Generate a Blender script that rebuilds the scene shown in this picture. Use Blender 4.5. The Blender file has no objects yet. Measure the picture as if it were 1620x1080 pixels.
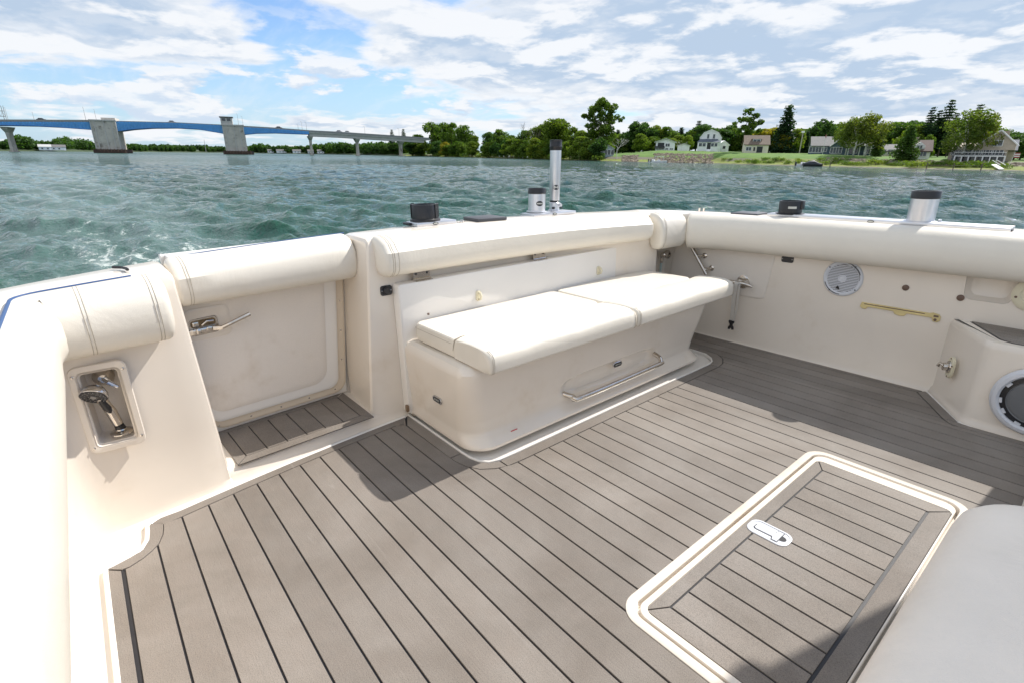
import bpy, bmesh, math, random
import numpy as np
from mathutils import Vector, Matrix
R = math.radians
random.seed(7); rng = np.random.default_rng(7)
S = bpy.context.scene
COL = S.collection

# ---------------------------------------------------------------- camera, world, sun, exposure
F_PX = 818.8                                   # focal length for a 1620 px wide frame
YAW, PIT, ROL = 0.6850, 0.3333, 0.0198         # camera attitude relative to the boat
CAM_B = Vector((1.8903, 0.0867, 0.8745))       # camera in boat coordinates (x forward, y to port, z up, deck = 0)
CAM_H = 1.75                                   # camera height above the water
def cam_axes():
    fw = Vector((-math.cos(YAW)*math.cos(PIT), math.sin(YAW)*math.cos(PIT), -math.sin(PIT)))
    rt = fw.cross(Vector((0,0,1))).normalized(); dn = fw.cross(rt)
    r2 = math.cos(ROL)*rt + math.sin(ROL)*dn; d2 = -math.sin(ROL)*rt + math.cos(ROL)*dn
    return r2, d2, fw
CR, CD, CF = cam_axes()
def ray_b(u, v): return (CF + CR*((u-810)/F_PX) + CD*((v-540)/F_PX)).normalized()
UPB = ray_b(0, 236.0).cross(ray_b(1620, 256.7)).normalized()
if UPB.z < 0: UPB = -UPB
ROT = UPB.rotation_difference(Vector((0,0,1))).to_matrix()          # the boat trims and heels a little on the water
MB = Matrix.Translation(Vector((0,0,CAM_H)) - ROT @ CAM_B) @ ROT.to_4x4()
CAMW = Vector((0,0,CAM_H))
def ray_w(u, v): return ROT @ ray_b(u, v)
def at(u, v, D):
    """world point seen at photo pixel (u, v), D metres away horizontally"""
    d = ray_w(u, v); return CAMW + d * (D / math.hypot(d.x, d.y))
def shore(u, v):
    """world point where pixel (u, v) meets the water"""
    d = ray_w(u, v); p = CAMW + d * (-CAM_H / d.z); return p
cam = bpy.data.cameras.new('camera'); camo = bpy.data.objects.new('camera', cam); COL.objects.link(camo)
cam.sensor_width = 36; cam.lens = 36*F_PX/1620; cam.clip_start = 0.02; cam.clip_end = 20000
mc = Matrix((CR, -CD, -CF)).transposed()
camo.matrix_world = Matrix.Translation(CAMW) @ (ROT @ mc).to_4x4()
S.camera = camo
S.view_settings.view_transform = 'Standard'; S.view_settings.look = 'None'
S.view_settings.exposure = 0.52; S.view_settings.gamma = 1; S.view_settings.use_curve_mapping = False
S.render.engine = 'CYCLES'
S.cycles.use_denoising = True
S.cycles.max_bounces = 6; S.cycles.transparent_max_bounces = 6
S.cycles.sample_clamp_indirect = 8

SUN_B = Vector((0.13, 0.95, 1.0)).normalized()
SUN_W = (ROT @ SUN_B).normalized()
sun = bpy.data.lights.new('sun', 'SUN'); sun.energy = 3.65; sun.angle = R(0.53); sun.color = (1.0, 0.955, 0.89)
suno = bpy.data.objects.new('sun', sun); COL.objects.link(suno)
suno.rotation_euler = (-SUN_W).to_track_quat('-Z', 'Y').to_euler(); suno.location = (0, 0, 30)

W = bpy.data.worlds.new('World'); S.world = W; W.use_nodes = True
class NT:
    """small helper for node trees"""
    def __init__(s, tree): s.t = tree; s.n = tree.nodes; s.l = tree.links
    def new(s, ty, **kw):
        n = s.n.new(ty)
        for k, v in kw.items(): setattr(n, k, v)
        return n
    def put(s, sock, v):
        if isinstance(v, bpy.types.NodeSocket): s.l.new(v, sock)
        elif v is not None: sock.default_value = v
    def math(s, op, a, b=None, c=None, clamp=False):
        n = s.new('ShaderNodeMath', operation=op, use_clamp=clamp)
        s.put(n.inputs[0], a); s.put(n.inputs[1], b); s.put(n.inputs[2], c); return n.outputs[0]
    def mix(s, f, a, b, mode='MIX'):
        n = s.new('ShaderNodeMix', data_type='RGBA', blend_type=mode)
        s.put(n.inputs[0], f)
        for i, v in ((6, a), (7, b)):
            if isinstance(v, (tuple, list)) and len(v) == 3: v = (*v, 1)
            s.put(n.inputs[i], v)
        return n.outputs[2]
    def noise(s, vec, scale, detail=2, rough=0.5, w=None, dist=0):
        n = s.new('ShaderNodeTexNoise'); n.inputs['Scale'].default_value = scale; n.inputs['Detail'].default_value = detail
        n.inputs['Roughness'].default_value = rough; n.inputs['Distortion'].default_value = dist
        if vec is not None: s.l.new(vec, n.inputs['Vector'])
        return n.outputs['Fac']
    def ramp(s, f, stops, interp='LINEAR'):
        n = s.new('ShaderNodeValToRGB'); n.color_ramp.interpolation = interp
        e = n.color_ramp.elements
        while len(e) > len(stops): e.remove(e[-1])
        while len(e) < len(stops): e.new(0.5)
        for i, (p, c) in enumerate(stops):
            e[i].position = p; e[i].color = (c, c, c, 1) if not isinstance(c, (tuple, list)) else (*c, 1)
        s.put(n.inputs[0], f); return n.outputs[0]
    def mapr(s, v, a, b, c=0.0, d=1.0, smooth=False):
        n = s.new('ShaderNodeMapRange'); n.interpolation_type = 'SMOOTHSTEP' if smooth else 'LINEAR'
        s.put(n.inputs[0], v)
        for i, x in enumerate((a, b, c, d)): s.put(n.inputs[i+1], x)
        return n.outputs[0]
    def comb(s, x, y, z):
        n = s.new('ShaderNodeCombineXYZ')
        for i, v in enumerate((x, y, z)): s.put(n.inputs[i], v)
        return n.outputs[0]
    def sep(s, v):
        n = s.new('ShaderNodeSeparateXYZ'); s.l.new(v, n.inputs[0]); return n.outputs
    def vmath(s, op, a, b=None):
        n = s.new('ShaderNodeVectorMath', operation=op); s.put(n.inputs[0], a)
        if b is not None: s.put(n.inputs[1], b)
        return n.outputs['Value'] if op in ('LENGTH', 'DOT_PRODUCT', 'DISTANCE') else n.outputs[0]

def build_world():
    t = NT(W.node_tree); t.n.clear()
    out = t.new('ShaderNodeOutputWorld'); bg = t.new('ShaderNodeBackground'); t.l.new(bg.outputs[0], out.inputs[0])
    sky = t.new('ShaderNodeTexSky', sky_type='NISHITA'); sky.sun_disc = False
    sky.sun_elevation = math.asin(SUN_W.z); sky.sun_rotation = math.atan2(SUN_W.x, SUN_W.y)
    sky.altitude = 100; sky.air_density = 1.0; sky.dust_density = 0.6; sky.ozone_density = 1.4
    d = t.new('ShaderNodeTexCoord').outputs['Generated']
    x, y, z = t.sep(d)
    zz = t.math('MAXIMUM', z, 0.0)
    # a cloud deck seen in perspective: direction projected on a level sheet, softened at the horizon
    inv = t.math('DIVIDE', 1.0, t.math('ADD', zz, 0.16))
    px, py = t.math('MULTIPLY', x, inv), t.math('MULTIPLY', y, inv)
    def dens(dz, seed=0.0):
        i2 = t.math('DIVIDE', 1.0, t.math('ADD', zz, 0.13 + dz))
        v = t.comb(t.math('ADD', t.math('MULTIPLY', x, i2), 3.1 + seed), t.math('ADD', t.math('MULTIPLY', y, i2), 1.7), t.math('MULTIPLY', zz, 1.5))
        return t.math('ADD', t.math('MULTIPLY', t.noise(v, 0.75, 9, 0.55, dist=0.2), .55), t.math('MULTIPLY', t.noise(v, 2.6, 8, 0.56, dist=0.3), .45)), v
    n0, v0 = dens(0.0); n1, _ = dens(0.022)
    # where the sky is more broken and where it is closed: low frequency cover, plus the open blue over the bridge
    fh = ROT @ CF; th0 = math.atan2(fh.y, fh.x); c0, s0 = math.cos(th0), math.sin(th0)
    az = t.math('ARCTAN2', t.math('SUBTRACT', t.math('MULTIPLY', y, c0), t.math('MULTIPLY', x, s0)), t.math('ADD', t.math('MULTIPLY', x, c0), t.math('MULTIPLY', y, s0)))
    cov = t.noise(t.comb(px, py, 5.0), 0.33, 2, 0.5)
    def gap(u, v, wa, we, amt):
        dd = ray_w(u, v); a0 = math.atan2(dd.y*c0-dd.x*s0, dd.x*c0+dd.y*s0); e0 = dd.z
        a = t.math('DIVIDE', t.math('SUBTRACT', az, a0), wa); e = t.math('DIVIDE', t.math('SUBTRACT', z, e0), we)
        r2 = t.math('ADD', t.math('MULTIPLY', a, a), t.math('MULTIPLY', e, e))
        return t.math('MULTIPLY', t.math('EXPONENT', t.math('MULTIPLY', r2, -1.0)), amt)
    bias = t.math('MULTIPLY', t.math('SUBTRACT', cov, 0.5), 0.25)
    bias = t.math('ADD', bias, t.mapr(z, .4, .8, 0, .08, True))
    for g in GAPS: bias = t.math('ADD', bias, gap(*g))
    dn = t.math('ADD', n0, bias); d1 = t.math('ADD', n1, bias)
    m = t.mapr(dn, 0.450, 0.545, 0, 1, True)
    thick = t.mapr(dn, 0.475, 0.63, 0, 1, True)
    lit = t.mapr(t.math('SUBTRACT', dn, d1), -0.035, 0.050, 0, 1, True)
    streak = t.noise(t.comb(t.math('MULTIPLY', px, 1.0), t.math('MULTIPLY', py, 3.5), 9.0), 1.3, 5, 0.6)
    veil = t.mapr(streak, 0.42, 0.75, 0.0, 0.38, True)
    # small cumulus low over the far shore
    def puff(dz_): return t.noise(t.comb(t.math('MULTIPLY', az, 6.5), t.math('MULTIPLY', t.math('ADD', z, dz_), 19.0), 4.2), 1.0, 7, .56)
    p0, p1 = puff(0.0), puff(.010)
    band = t.math('MULTIPLY', t.mapr(z, .012, .05, .35, 1, True), t.mapr(z, .12, .24, 1, 0, True))
    m2 = t.math('MULTIPLY', t.mapr(p0, .515, .575, 0, 1, True), band)
    lit2 = t.mapr(t.math('SUBTRACT', p0, p1), -.05, .045, 0, 1, True)
    shade = t.math('MULTIPLY', thick, t.math('SUBTRACT', 1.0, lit))
    cw = t.mix(t.math('MULTIPLY', shade, 0.95), CLOUD_LIT, CLOUD_DARK)
    hz = t.mapr(zz, 0.0, 0.20, 0.65, 0.0, True)
    base = t.mix(1.0, sky.outputs[0], (*SKY_GAIN, 1), 'MULTIPLY')
    base = t.mix(hz, base, (2.35, 3.35, 4.3))
    base = t.mix(veil, base, CLOUD_LIT)
    c = t.mix(t.math('MULTIPLY', m, 0.97), base, cw)
    cp = t.mix(t.math('MULTIPLY', t.math('SUBTRACT', 1.0, lit2), .8), CLOUD_LIT, (2.7, 3.3, 4.1))
    c = t.mix(t.math('MULTIPLY', m2, t.math('SUBTRACT', .95, t.math('MULTIPLY', m, .55))), c, cp)
    t.l.new(c, bg.inputs[0]); bg.inputs[1].default_value = SKY_STRENGTH
SKY_STRENGTH = 0.15
SKY_GAIN = (.60, .70, .84)
CLOUD_LIT = (4.35, 4.45, 4.6); CLOUD_DARK = (2.25, 2.85, 3.65)
# (photo column, row, half width in azimuth, half height in sine of elevation, amount)
GAPS = [(330, 150, .50, .055, -.16), (60, 20, .35, .10, .07), (230, 70, .30, .05, .10), (470, 60, .12, .06, -.14),
        (560, 195, .25, .022, .12), (900, 60, .45, .10, .10), (1300, 90, .5, .12, .12), (1300, 175, .5, .02, .06), (180, 150, .06, .018, .17), (700, 175, .28, .012, -.10)]
build_world()
# ---------------------------------------------------------------- materials
MAT = {}
def mat(name, color, rough=0.5, metal=0.0, var=0.0, vscale=8.0, bump=0.0, bscale=200.0, coat=0.0, spec=0.5, grain=0.0, gscale=400.0, emit=None, rnd=0.0, stain=None, bdist=0.002, space='Object', wrinkle=0):
    if name in MAT: return MAT[name]
    m = bpy.data.materials.new(name); m.use_nodes = True; t = NT(m.node_tree)
    p = t.n['Principled BSDF']
    p.inputs['Roughness'].default_value = rough; p.inputs['Metallic'].default_value = metal
    p.inputs['Specular IOR Level'].default_value = spec
    if coat: p.inputs['Coat Weight'].default_value = coat; p.inputs['Coat Roughness'].default_value = 0.12
    co = t.new('ShaderNodeTexCoord').outputs[space]
    c = (*color, 1)
    def scaled(f): return tuple(min(1, max(0, x*f)) for x in color)
    if var: c = t.mix(t.mapr(t.noise(co, vscale, 4, 0.6), 0.3, 0.7), scaled(1-var), scaled(1+var))
    if grain:
        g = t.noise(co, gscale, 2, 0.6); c = t.mix(1.0, c, t.ramp(g, [(0.3, 1-grain), (0.7, 1+grain if grain < .3 else 1.0)]), 'MULTIPLY')
    if stain:
        scol, sc, lo, hi = stain
        c = t.mix(t.mapr(t.noise(co, sc, 5, 0.65), lo, hi, 0, 1, True), c, scol)
    if rnd:
        r = t.new('ShaderNodeObjectInfo').outputs['Random']
        c = t.mix(1.0, c, t.ramp(r, [(0, 1-rnd), (1, 1.0)]), 'MULTIPLY')
    t.put(p.inputs['Base Color'], c)
    if bump:
        b = t.new('ShaderNodeBump'); b.inputs['Strength'].default_value = bump; b.inputs['Distance'].default_value = bdist
        hh = t.noise(co, bscale, 3, 0.6)
        if wrinkle: hh = t.math('ADD', hh, t.math('MULTIPLY', t.noise(co, 7.0, 4, .55, dist=1.2), wrinkle))
        t.l.new(hh, b.inputs['Height']); t.l.new(b.outputs[0], p.inputs['Normal'])
    if emit: p.inputs['Emission Color'].default_value = (*emit, 1); p.inputs['Emission Strength'].default_value = 1
    MAT[name] = m; return m

GEL = mat('gelcoat', (.81, .73, .63), .25, var=.03, vscale=3, bump=.10, bscale=420, coat=.4, bdist=.0012, stain=((.68, .57, .44), 2.6, .54, .80))
GELW = mat('gelcoat_white', (.85, .81, .75), .28, var=.02, vscale=4, coat=.3, bump=.04, bscale=200)
GELS = mat('nonskid_gelcoat', (.80, .73, .645), .5, var=.04, vscale=3, bump=.35, bscale=700, bdist=.0012, grain=.06, gscale=700, stain=((.60, .50, .38), 2.5, .60, .82))
HULL = mat('hull_white', (.80, .80, .79), .2, coat=.4, var=.02)
VINYL = mat('cream_vinyl', (.77, .715, .62), .42, var=.035, vscale=5, bump=.30, bscale=900, coat=.05, bdist=.0010, wrinkle=8, stain=((.70, .63, .52), 3.0, .58, .85))
VINYLG = mat('grey_cream_vinyl', (.90, .81, .70), .5, var=.045, vscale=6, bump=.4, bscale=600, bdist=.0012, wrinkle=9, stain=((.70,.62,.50), 2.0, .55, .8))
STITCH = mat('stitching', (.40, .35, .28), .8)
SEAMC = mat('seam_groove', (.42, .38, .32), .8)
PIPING = mat('blue_piping', (.03, .085, .22), .45)
CAULK = mat('black_caulk', (.022, .022, .026), .55, bump=.2, bscale=300)
RIMM = mat('trim_cream', (.74, .63, .49), .45, var=.05, vscale=6)
YEL = mat('yellowed_plastic', (.72, .58, .27), .4, var=.15, vscale=14)
CREAMP = mat('cream_plastic', (.74, .68, .50), .35, var=.06)
STEEL = mat('stainless_steel', (.62, .58, .53), .16, metal=1, var=.12, vscale=30, bump=.03)
CHROME = mat('chrome', (.55, .55, .56), .12, metal=1, var=.1, vscale=50)
ALU = mat('brushed_aluminium', (.72, .72, .74), .32, metal=.85, var=.04, vscale=30)
BLK = mat('black_plastic', (.018, .018, .020), .38, var=.2, vscale=40)
BLKR = mat('black_rubber', (.03, .03, .033), .7)
DGREY = mat('dark_grey_plastic', (.075, .078, .085), .55, bump=.3, bscale=300)
GREYP = mat('grey_white_plastic', (.66, .67, .70), .4)
SPKR = mat('speaker_cone', (.16, .165, .17), .55, bump=.3, bscale=500)
WEB = mat('grey_webbing', (.60, .565, .51), .8, bump=.5, bscale=900)
REDS = mat('red_sticker', (.55, .05, .05), .4)
BADGE = mat('silver_print', (.55, .55, .50), .4)
BROWN = mat('brown_plug', (.16, .10, .07), .5)

def teak_mat():
    m = bpy.data.materials.new('grey_synthetic_teak'); m.use_nodes = True; t = NT(m.node_tree); p = t.n['Principled BSDF']
    co = t.new('ShaderNodeTexCoord').outputs['Object']
    x, y, z = t.sep(co)
    streak = t.noise(t.comb(t.math('MULTIPLY', x, 14.0), t.math('MULTIPLY', y, 260.0), z), 1.0, 3, .6)
    blot = t.noise(co, 3.2, 6, .62, dist=.4); blot2 = t.noise(co, 15.0, 4, .6); speck = t.noise(co, 520, 2, .7); speck2 = t.noise(co, 1500, 1, .5)
    c = t.mix(t.mapr(blot, .34, .68), (.205, .176, .148), (.308, .276, .244))
    c = t.mix(t.mapr(blot2, .35, .7, 0, .35), c, (.275, .230, .195))
    c = t.mix(t.mapr(streak, .3, .7, 0, .22), c, (.20, .178, .158))
    c = t.mix(1.0, c, t.ramp(speck, [(.28, .62), (.5, 1.0), (.75, 1.20)]), 'MULTIPLY')
    c = t.mix(1.0, c, t.ramp(speck2, [(.3, .88), (.7, 1.08)]), 'MULTIPLY')
    dirt = t.noise(co, 30, 5, .75); c = t.mix(t.mapr(dirt, .70, .80, 0, .45, True), c, (.09, .08, .07))
    salt = t.noise(co, 210, 3, .8); c = t.mix(t.mapr(salt, .74, .80, 0, .5, True), c, (.55, .52, .48))
    scuff = t.noise(t.comb(t.math('MULTIPLY', x, 3.0), t.math('MULTIPLY', y, 22.0), 1.0), 1.6, 5, .7, dist=1.0); c = t.mix(t.mapr(scuff, .63, .72, 0, .28, True), c, (.36, .33, .30))
    r = t.new('ShaderNodeObjectInfo').outputs['Random']
    c = t.mix(1.0, c, t.ramp(r, [(0, .86), (1, 1.05)]), 'MULTIPLY')
    t.put(p.inputs['Base Color'], c); p.inputs['Roughness'].default_value = .72; p.inputs['Specular IOR Level'].default_value = .35
    b = t.new('ShaderNodeBump'); b.inputs['Strength'].default_value = .5; b.inputs['Distance'].default_value = .0008
    t.l.new(t.math('ADD', speck, streak), b.inputs['Height']); t.l.new(b.outputs[0], p.inputs['Normal'])
    return m
TEAK = teak_mat()

# ---------------------------------------------------------------- mesh helpers
class G:
    """collects geometry (verts, faces) and links it as ONE mesh object"""
    def __init__(s): s.v = []; s.f = []; s.mi = []; s.cur = 0
    def add(s, vs, fs):
        o = len(s.v); s.v += [tuple(v) for v in vs]; s.f += [tuple(i+o for i in f) for f in fs]; s.mi += [s.cur]*len(fs); return s
    def box(s, x0, x1, y0, y1, z0, z1, m=None, r=0, seg=2):
        if r:
            bm = bmesh.new(); bmesh.ops.create_cube(bm, size=1)
            for v in bm.verts: v.co = Vector(((x0+x1)/2+v.co.x*(x1-x0), (y0+y1)/2+v.co.y*(y1-y0), (z0+z1)/2+v.co.z*(z1-z0)))
            bmesh.ops.bevel(bm, geom=bm.edges[:], offset=r, segments=seg, profile=.5, affect='EDGES')
            bm.verts.index_update(); vs = [v.co.copy() for v in bm.verts]; fs = [[v.index for v in f.verts] for f in bm.faces]; bm.free()
        else:
            vs = [Vector((x, y, z)) for x in (x0, x1) for y in (y0, y1) for z in (z0, z1)]
            fs = [(0,1,3,2), (4,6,7,5), (0,4,5,1), (2,3,7,6), (0,2,6,4), (1,5,7,3)]
        if m is not None: vs = [m @ v for v in vs]
        return s.add(vs, fs)
    def tube(s, pts, r, n=10, cap=True, r1=None):
        pts = [Vector(p) for p in pts]; k = len(pts); rings = []
        rs = r if isinstance(r, (list, tuple)) else ([r + (r1-r)*i/(k-1) for i in range(k)] if r1 is not None else [r]*k)
        t0 = (pts[1]-pts[0]).normalized(); a = t0.orthogonal().normalized()
        for i, p in enumerate(pts):
            t = (pts[min(i+1, k-1)]-pts[max(i-1, 0)]).normalized()
            a = (a - t*a.dot(t)).normalized(); b = t.cross(a)
            rings.append([p + (a*math.cos(2*math.pi*j/n)+b*math.sin(2*math.pi*j/n))*rs[i] for j in range(n)])
        vs = [v for q in rings for v in q]; fs = []
        for i in range(k-1):
            for j in range(n): fs.append((i*n+j, i*n+(j+1)%n, (i+1)*n+(j+1)%n, (i+1)*n+j))
        if cap: fs += [tuple(range(n))[::-1], tuple((k-1)*n+j for j in range(n))]
        return s.add(vs, fs)
    def lathe(s, prof, m=None, n=28, cap0=True, cap1=True, arc=2*math.pi):
        """prof: (radius, height) pairs, turned about local z"""
        full = abs(arc-2*math.pi) < 1e-6; nn = n if full else n+1
        vs = []; fs = []
        for r, h in prof:
            for j in range(nn):
                a = arc*j/n; v = Vector((r*math.cos(a), r*math.sin(a), h)); vs.append(m @ v if m is not None else v)
        for i in range(len(prof)-1):
            for j in range(n):
                j2 = (j+1) % nn if full else j+1
                fs.append((i*nn+j, i*nn+j2, (i+1)*nn+j2, (i+1)*nn+j))
        if cap0 and prof[0][0] > 1e-6: fs.append(tuple(range(nn))[::-1])
        if cap1 and prof[-1][0] > 1e-6: fs.append(tuple((len(prof)-1)*nn+j for j in range(nn)))
        return s.add(vs, fs)
    def prism(s, poly, z0, z1, bev=0, m=None):
        """poly counter-clockwise in xy, extruded; bev chamfers the top edge inwards"""
        n = len(poly); P = [Vector((p[0], p[1], 0)) for p in poly]
        ar = sum(P[i].x*P[(i+1)%n].y - P[(i+1)%n].x*P[i].y for i in range(n))
        if ar < 0: P.reverse()
        lv = [(P, z0)]
        if bev:
            ins = []
            for i in range(n):
                a, b, c = P[i-1], P[i], P[(i+1)%n]
                e1 = (b-a).normalized(); e2 = (c-b).normalized(); n1 = Vector((-e1.y, e1.x, 0)); n2 = Vector((-e2.y, e2.x, 0))
                q = (n1+n2); q = q/max(.3, q.dot(q)/2) if q.length > 1e-6 else n1
                ins.append(b + q*bev)
            lv += [(P, z1-bev), (ins, z1)]
        else: lv.append((P, z1))
        vs = []; fs = []
        for pp, z in lv: vs += [Vector((p.x, p.y, z)) for p in pp]
        if m is not None: vs = [m @ v for v in vs]
        for k in range(len(lv)-1):
            for i in range(n): j = (i+1) % n; fs.append((k*n+i, k*n+j, (k+1)*n+j, (k+1)*n+i))
        fs += [tuple(range(n))[::-1], tuple((len(lv)-1)*n+i for i in range(n))]
        return s.add(vs, fs)
    def grid(s, rows, closed=False, cap=False):
        """rows of equal length joined into a skin; closed joins each row's last to first"""
        n = len(rows[0]); vs = [v for r in rows for v in r]; fs = []
        for i in range(len(rows)-1):
            for j in range(n if closed else n-1):
                j2 = (j+1) % n; fs.append((i*n+j, i*n+j2, (i+1)*n+j2, (i+1)*n+j))
        if cap: fs += [tuple(range(n))[::-1], tuple((len(rows)-1)*n+j for j in range(n))]
        return s.add(vs, fs)
    def obj(s, name, mt, parent=None, smooth=True, off=None, angle=35, kind=None, label=None):
        me = bpy.data.meshes.new(name)
        o_ = OFF.get(parent.name, Vector((0,0,0))) if (off is None and parent is not None) else (off or Vector((0,0,0)))
        me.from_pydata([(v[0]-o_[0], v[1]-o_[1], v[2]-o_[2]) for v in s.v], [], s.f)
        mts = mt if isinstance(mt, (list, tuple)) else [mt]
        for q in mts: me.materials.append(q)
        if len(mts) > 1: me.polygons.foreach_set('material_index', s.mi)
        bm = bmesh.new(); bm.from_mesh(me); bmesh.ops.recalc_face_normals(bm, faces=bm.faces[:]); bm.to_mesh(me); bm.free()
        if smooth:
            me.polygons.foreach_set('use_smooth', [True]*len(me.polygons)); me.set_sharp_from_angle(angle=R(angle))
        ob = bpy.data.objects.new(name, me); COL.objects.link(ob)
        if parent is not None: ob.parent = parent; OFF[ob.name] = o_
        if kind or name in ('stitching','screw','speaker_screw','badge_print','grille_clip','bolster_gap','tube_bracket','rubber_plug','fender_pile','gable_trim','clamp_lever','clamp_knob','lock_knob'): ob['kind'] = kind or 'stuff'
        if label: ob['label'] = label
        return ob
OFF = {}
def thing(name, label, cat, loc=(0,0,0), group=None, boat=True, rz=0):
    """an Empty at the thing's base; its parts hang under it"""
    o = bpy.data.objects.new(name, None); COL.objects.link(o); o.empty_display_size = .1
    o['label'] = label; o['category'] = cat
    if group: o['group'] = group
    if boat: o.matrix_world = MB @ Matrix.Translation(Vector(loc)); OFF[o.name] = Vector(loc)
    else: o.location = loc; o.rotation_euler = (0, 0, rz); OFF[o.name] = Vector((0,0,0))
    return o
def rrect(x0, x1, y0, y1, r, n=6):
    out = []
    rs = r if isinstance(r, (list, tuple)) else [r]*4
    for (cx, cy, a0, q) in ((x1, y1, 0, rs[0]), (x0, y1, 90, rs[1]), (x0, y0, 180, rs[2]), (x1, y0, 270, rs[3])):
        sx = -1 if cx == x1 else 1; sy = -1 if cy == y1 else 1
        for i in range(n+1):
            a = R(a0 + 90*i/n); out.append((cx+sx*q+q*math.cos(a), cy+sy*q+q*math.sin(a)))
    return out
def interp(tab, x):
    if x <= tab[0][0]: return tab[0][1]
    for (a, b), (c, d) in zip(tab, tab[1:]):
        if x <= c: return b + (d-b)*(x-a)/(c-a)
    return tab[-1][1]
def fillet(pts, r, n=6):
    """round the inner corners of an open polyline (2D)"""
    out = [Vector(pts[0])]
    for a, b, c in zip(pts, pts[1:], pts[2:]):
        a, b, c = Vector(a), Vector(b), Vector(c); u = (a-b); w = (c-b); q = min(r, u.length*.49, w.length*.49)
        p0 = b+u.normalized()*q; p1 = b+w.normalized()*q
        for i in range(n+1):
            t = i/n; out.append(p0*(1-t)**2 + b*2*t*(1-t) + p1*t*t)
    out.append(Vector(pts[-1])); return out
def fillet3(pts, n):
    """Catmull-Rom smoothing of a 3D polyline"""
    P = [Vector(p) for p in pts]; P = [P[0]*2-P[1]] + P + [P[-1]*2-P[-2]]; out = []
    for i in range(1, len(P)-2):
        for k in range(n):
            t = k/n; a, b, c, d = P[i-1:i+3]
            out.append(.5*((2*b)+(c-a)*t+(2*a-5*b+4*c-d)*t*t+(-a+3*b-3*c+d)*t**3))
    out.append(P[-2]); return out
def text_obj(body, size, mt, parent, mtx, name='lettering'):
    c = bpy.data.curves.new(name, 'FONT'); c.body = body; c.size = size; c.extrude = .0002; c.align_x = 'CENTER'; c.align_y = 'CENTER'; c.resolution_u = 2
    t = bpy.data.objects.new('t', c); COL.objects.link(t); bpy.context.view_layer.update()
    me = bpy.data.meshes.new_from_object(t.evaluated_get(bpy.context.evaluated_depsgraph_get())); bpy.data.objects.remove(t)
    me.name = name; me.materials.clear(); me.materials.append(mt); me.transform(Matrix.Translation(-OFF.get(parent.name, Vector((0,0,0)))) @ mtx)
    o = bpy.data.objects.new(name, me); COL.objects.link(o); o.parent = parent; return o
def frame(o, xa, ya):
    """matrix with local x along xa, local y along ya, z = outward"""
    xa = Vector(xa).normalized(); za = xa.cross(Vector(ya)).normalized(); ya = za.cross(xa)
    m = Matrix((xa, ya, za)).transposed().to_4x4(); m.translation = Vector(o); return m
# ---------------------------------------------------------------- the boat (boat coordinates, metres; deck surface z = 0)
PW = 0.065                                          # plank pitch
T = lambda y: .293 + .077*(y-1.22)**2               # forward face of the transom (it is bowed aft)
XO = lambda y: .03 + .06*(y-1.2)**2                 # outer edge of the transom top
ZT = lambda y: .652 - .022*(y-1.2)**2               # crowned top of transom and gunwales
boat = thing('motor_boat', 'white sport fishing boat seen from its open cockpit with grey teak deck and cream coaming', 'boat')

def liner(stations):
    """inner wall, gunwale top and hull side in one moulded skin; station = (inner xy, outer xy, lean, shrink)"""
    rows = []
    for (a, b, lean, sh) in stations:
        a = Vector(a); b = Vector(b); w = (b-a).length; d = (b-a)/w; zt = ZT(min(max(a.y, -.1), 2.62)); zt -= sh
        s0 = sh; s1 = w-sh
        sec = [(-.040,-.012), (-.020,-.006), (-.007,.004), (0,.020), (0,.20), (0,zt-.05), (.004,zt-.022), (.013,zt-.008), (.03,zt), (w*.5,zt+.001), (w-.05,zt-.001), (w-.022,zt-.007), (w-.006,zt-.022), (w,zt-.05), (w,zt-.14), (w+.008,zt-.15), (w+.008,zt-.17), (w-.002,zt-.18), (w-.03,zt-.5), (w-.10,-1.25)]
        row = []
        for n, z in sec:
            n = min(max(n, s0 if z > .01 else n), s1)
            if n < .02 and z < .55 and a.y < -.03: n += .045*(1-max(z,0)/.55)*min(1, max(0, (a.x-.40)/.06))
            q = a + d*n; row.append(Vector((q.x, q.y + lean*(zt-z if z > 0 else zt), z)))
        rows.append(row)
    g = G(); g.grid(rows, closed=True, cap=True); return g
Lp = [((4,-.055),(4,-.36)), ((1.5,-.055),(1.5,-.35)), ((.8,-.055),(.75,-.33)), ((.56,-.055),(.42,-.28)), ((.465,-.054),(.28,-.2)), ((.42,-.050),(.21,-.15)), ((.397,-.036),(.17,-.09)), ((.390,-.012),(.145,-.04)), ((.387,.02),(.125,.015)), ((.383,.06),(.115,.06)), ((.374,.12),(.10,.12)), ((.366,.20),(.088,.20))]
Ls = [(a, b, 0, 0) for a, b in Lp] + [((.364,.228),(.082,.228),.03,0), ((.363,.240),(.081,.240),.045,.004), ((.363,.245),(.081,.245),.045,.013)]
port = liner(Ls).obj('port_gunwale', GEL, boat, label='gunwale and transom corner beside the hand shower')
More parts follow.
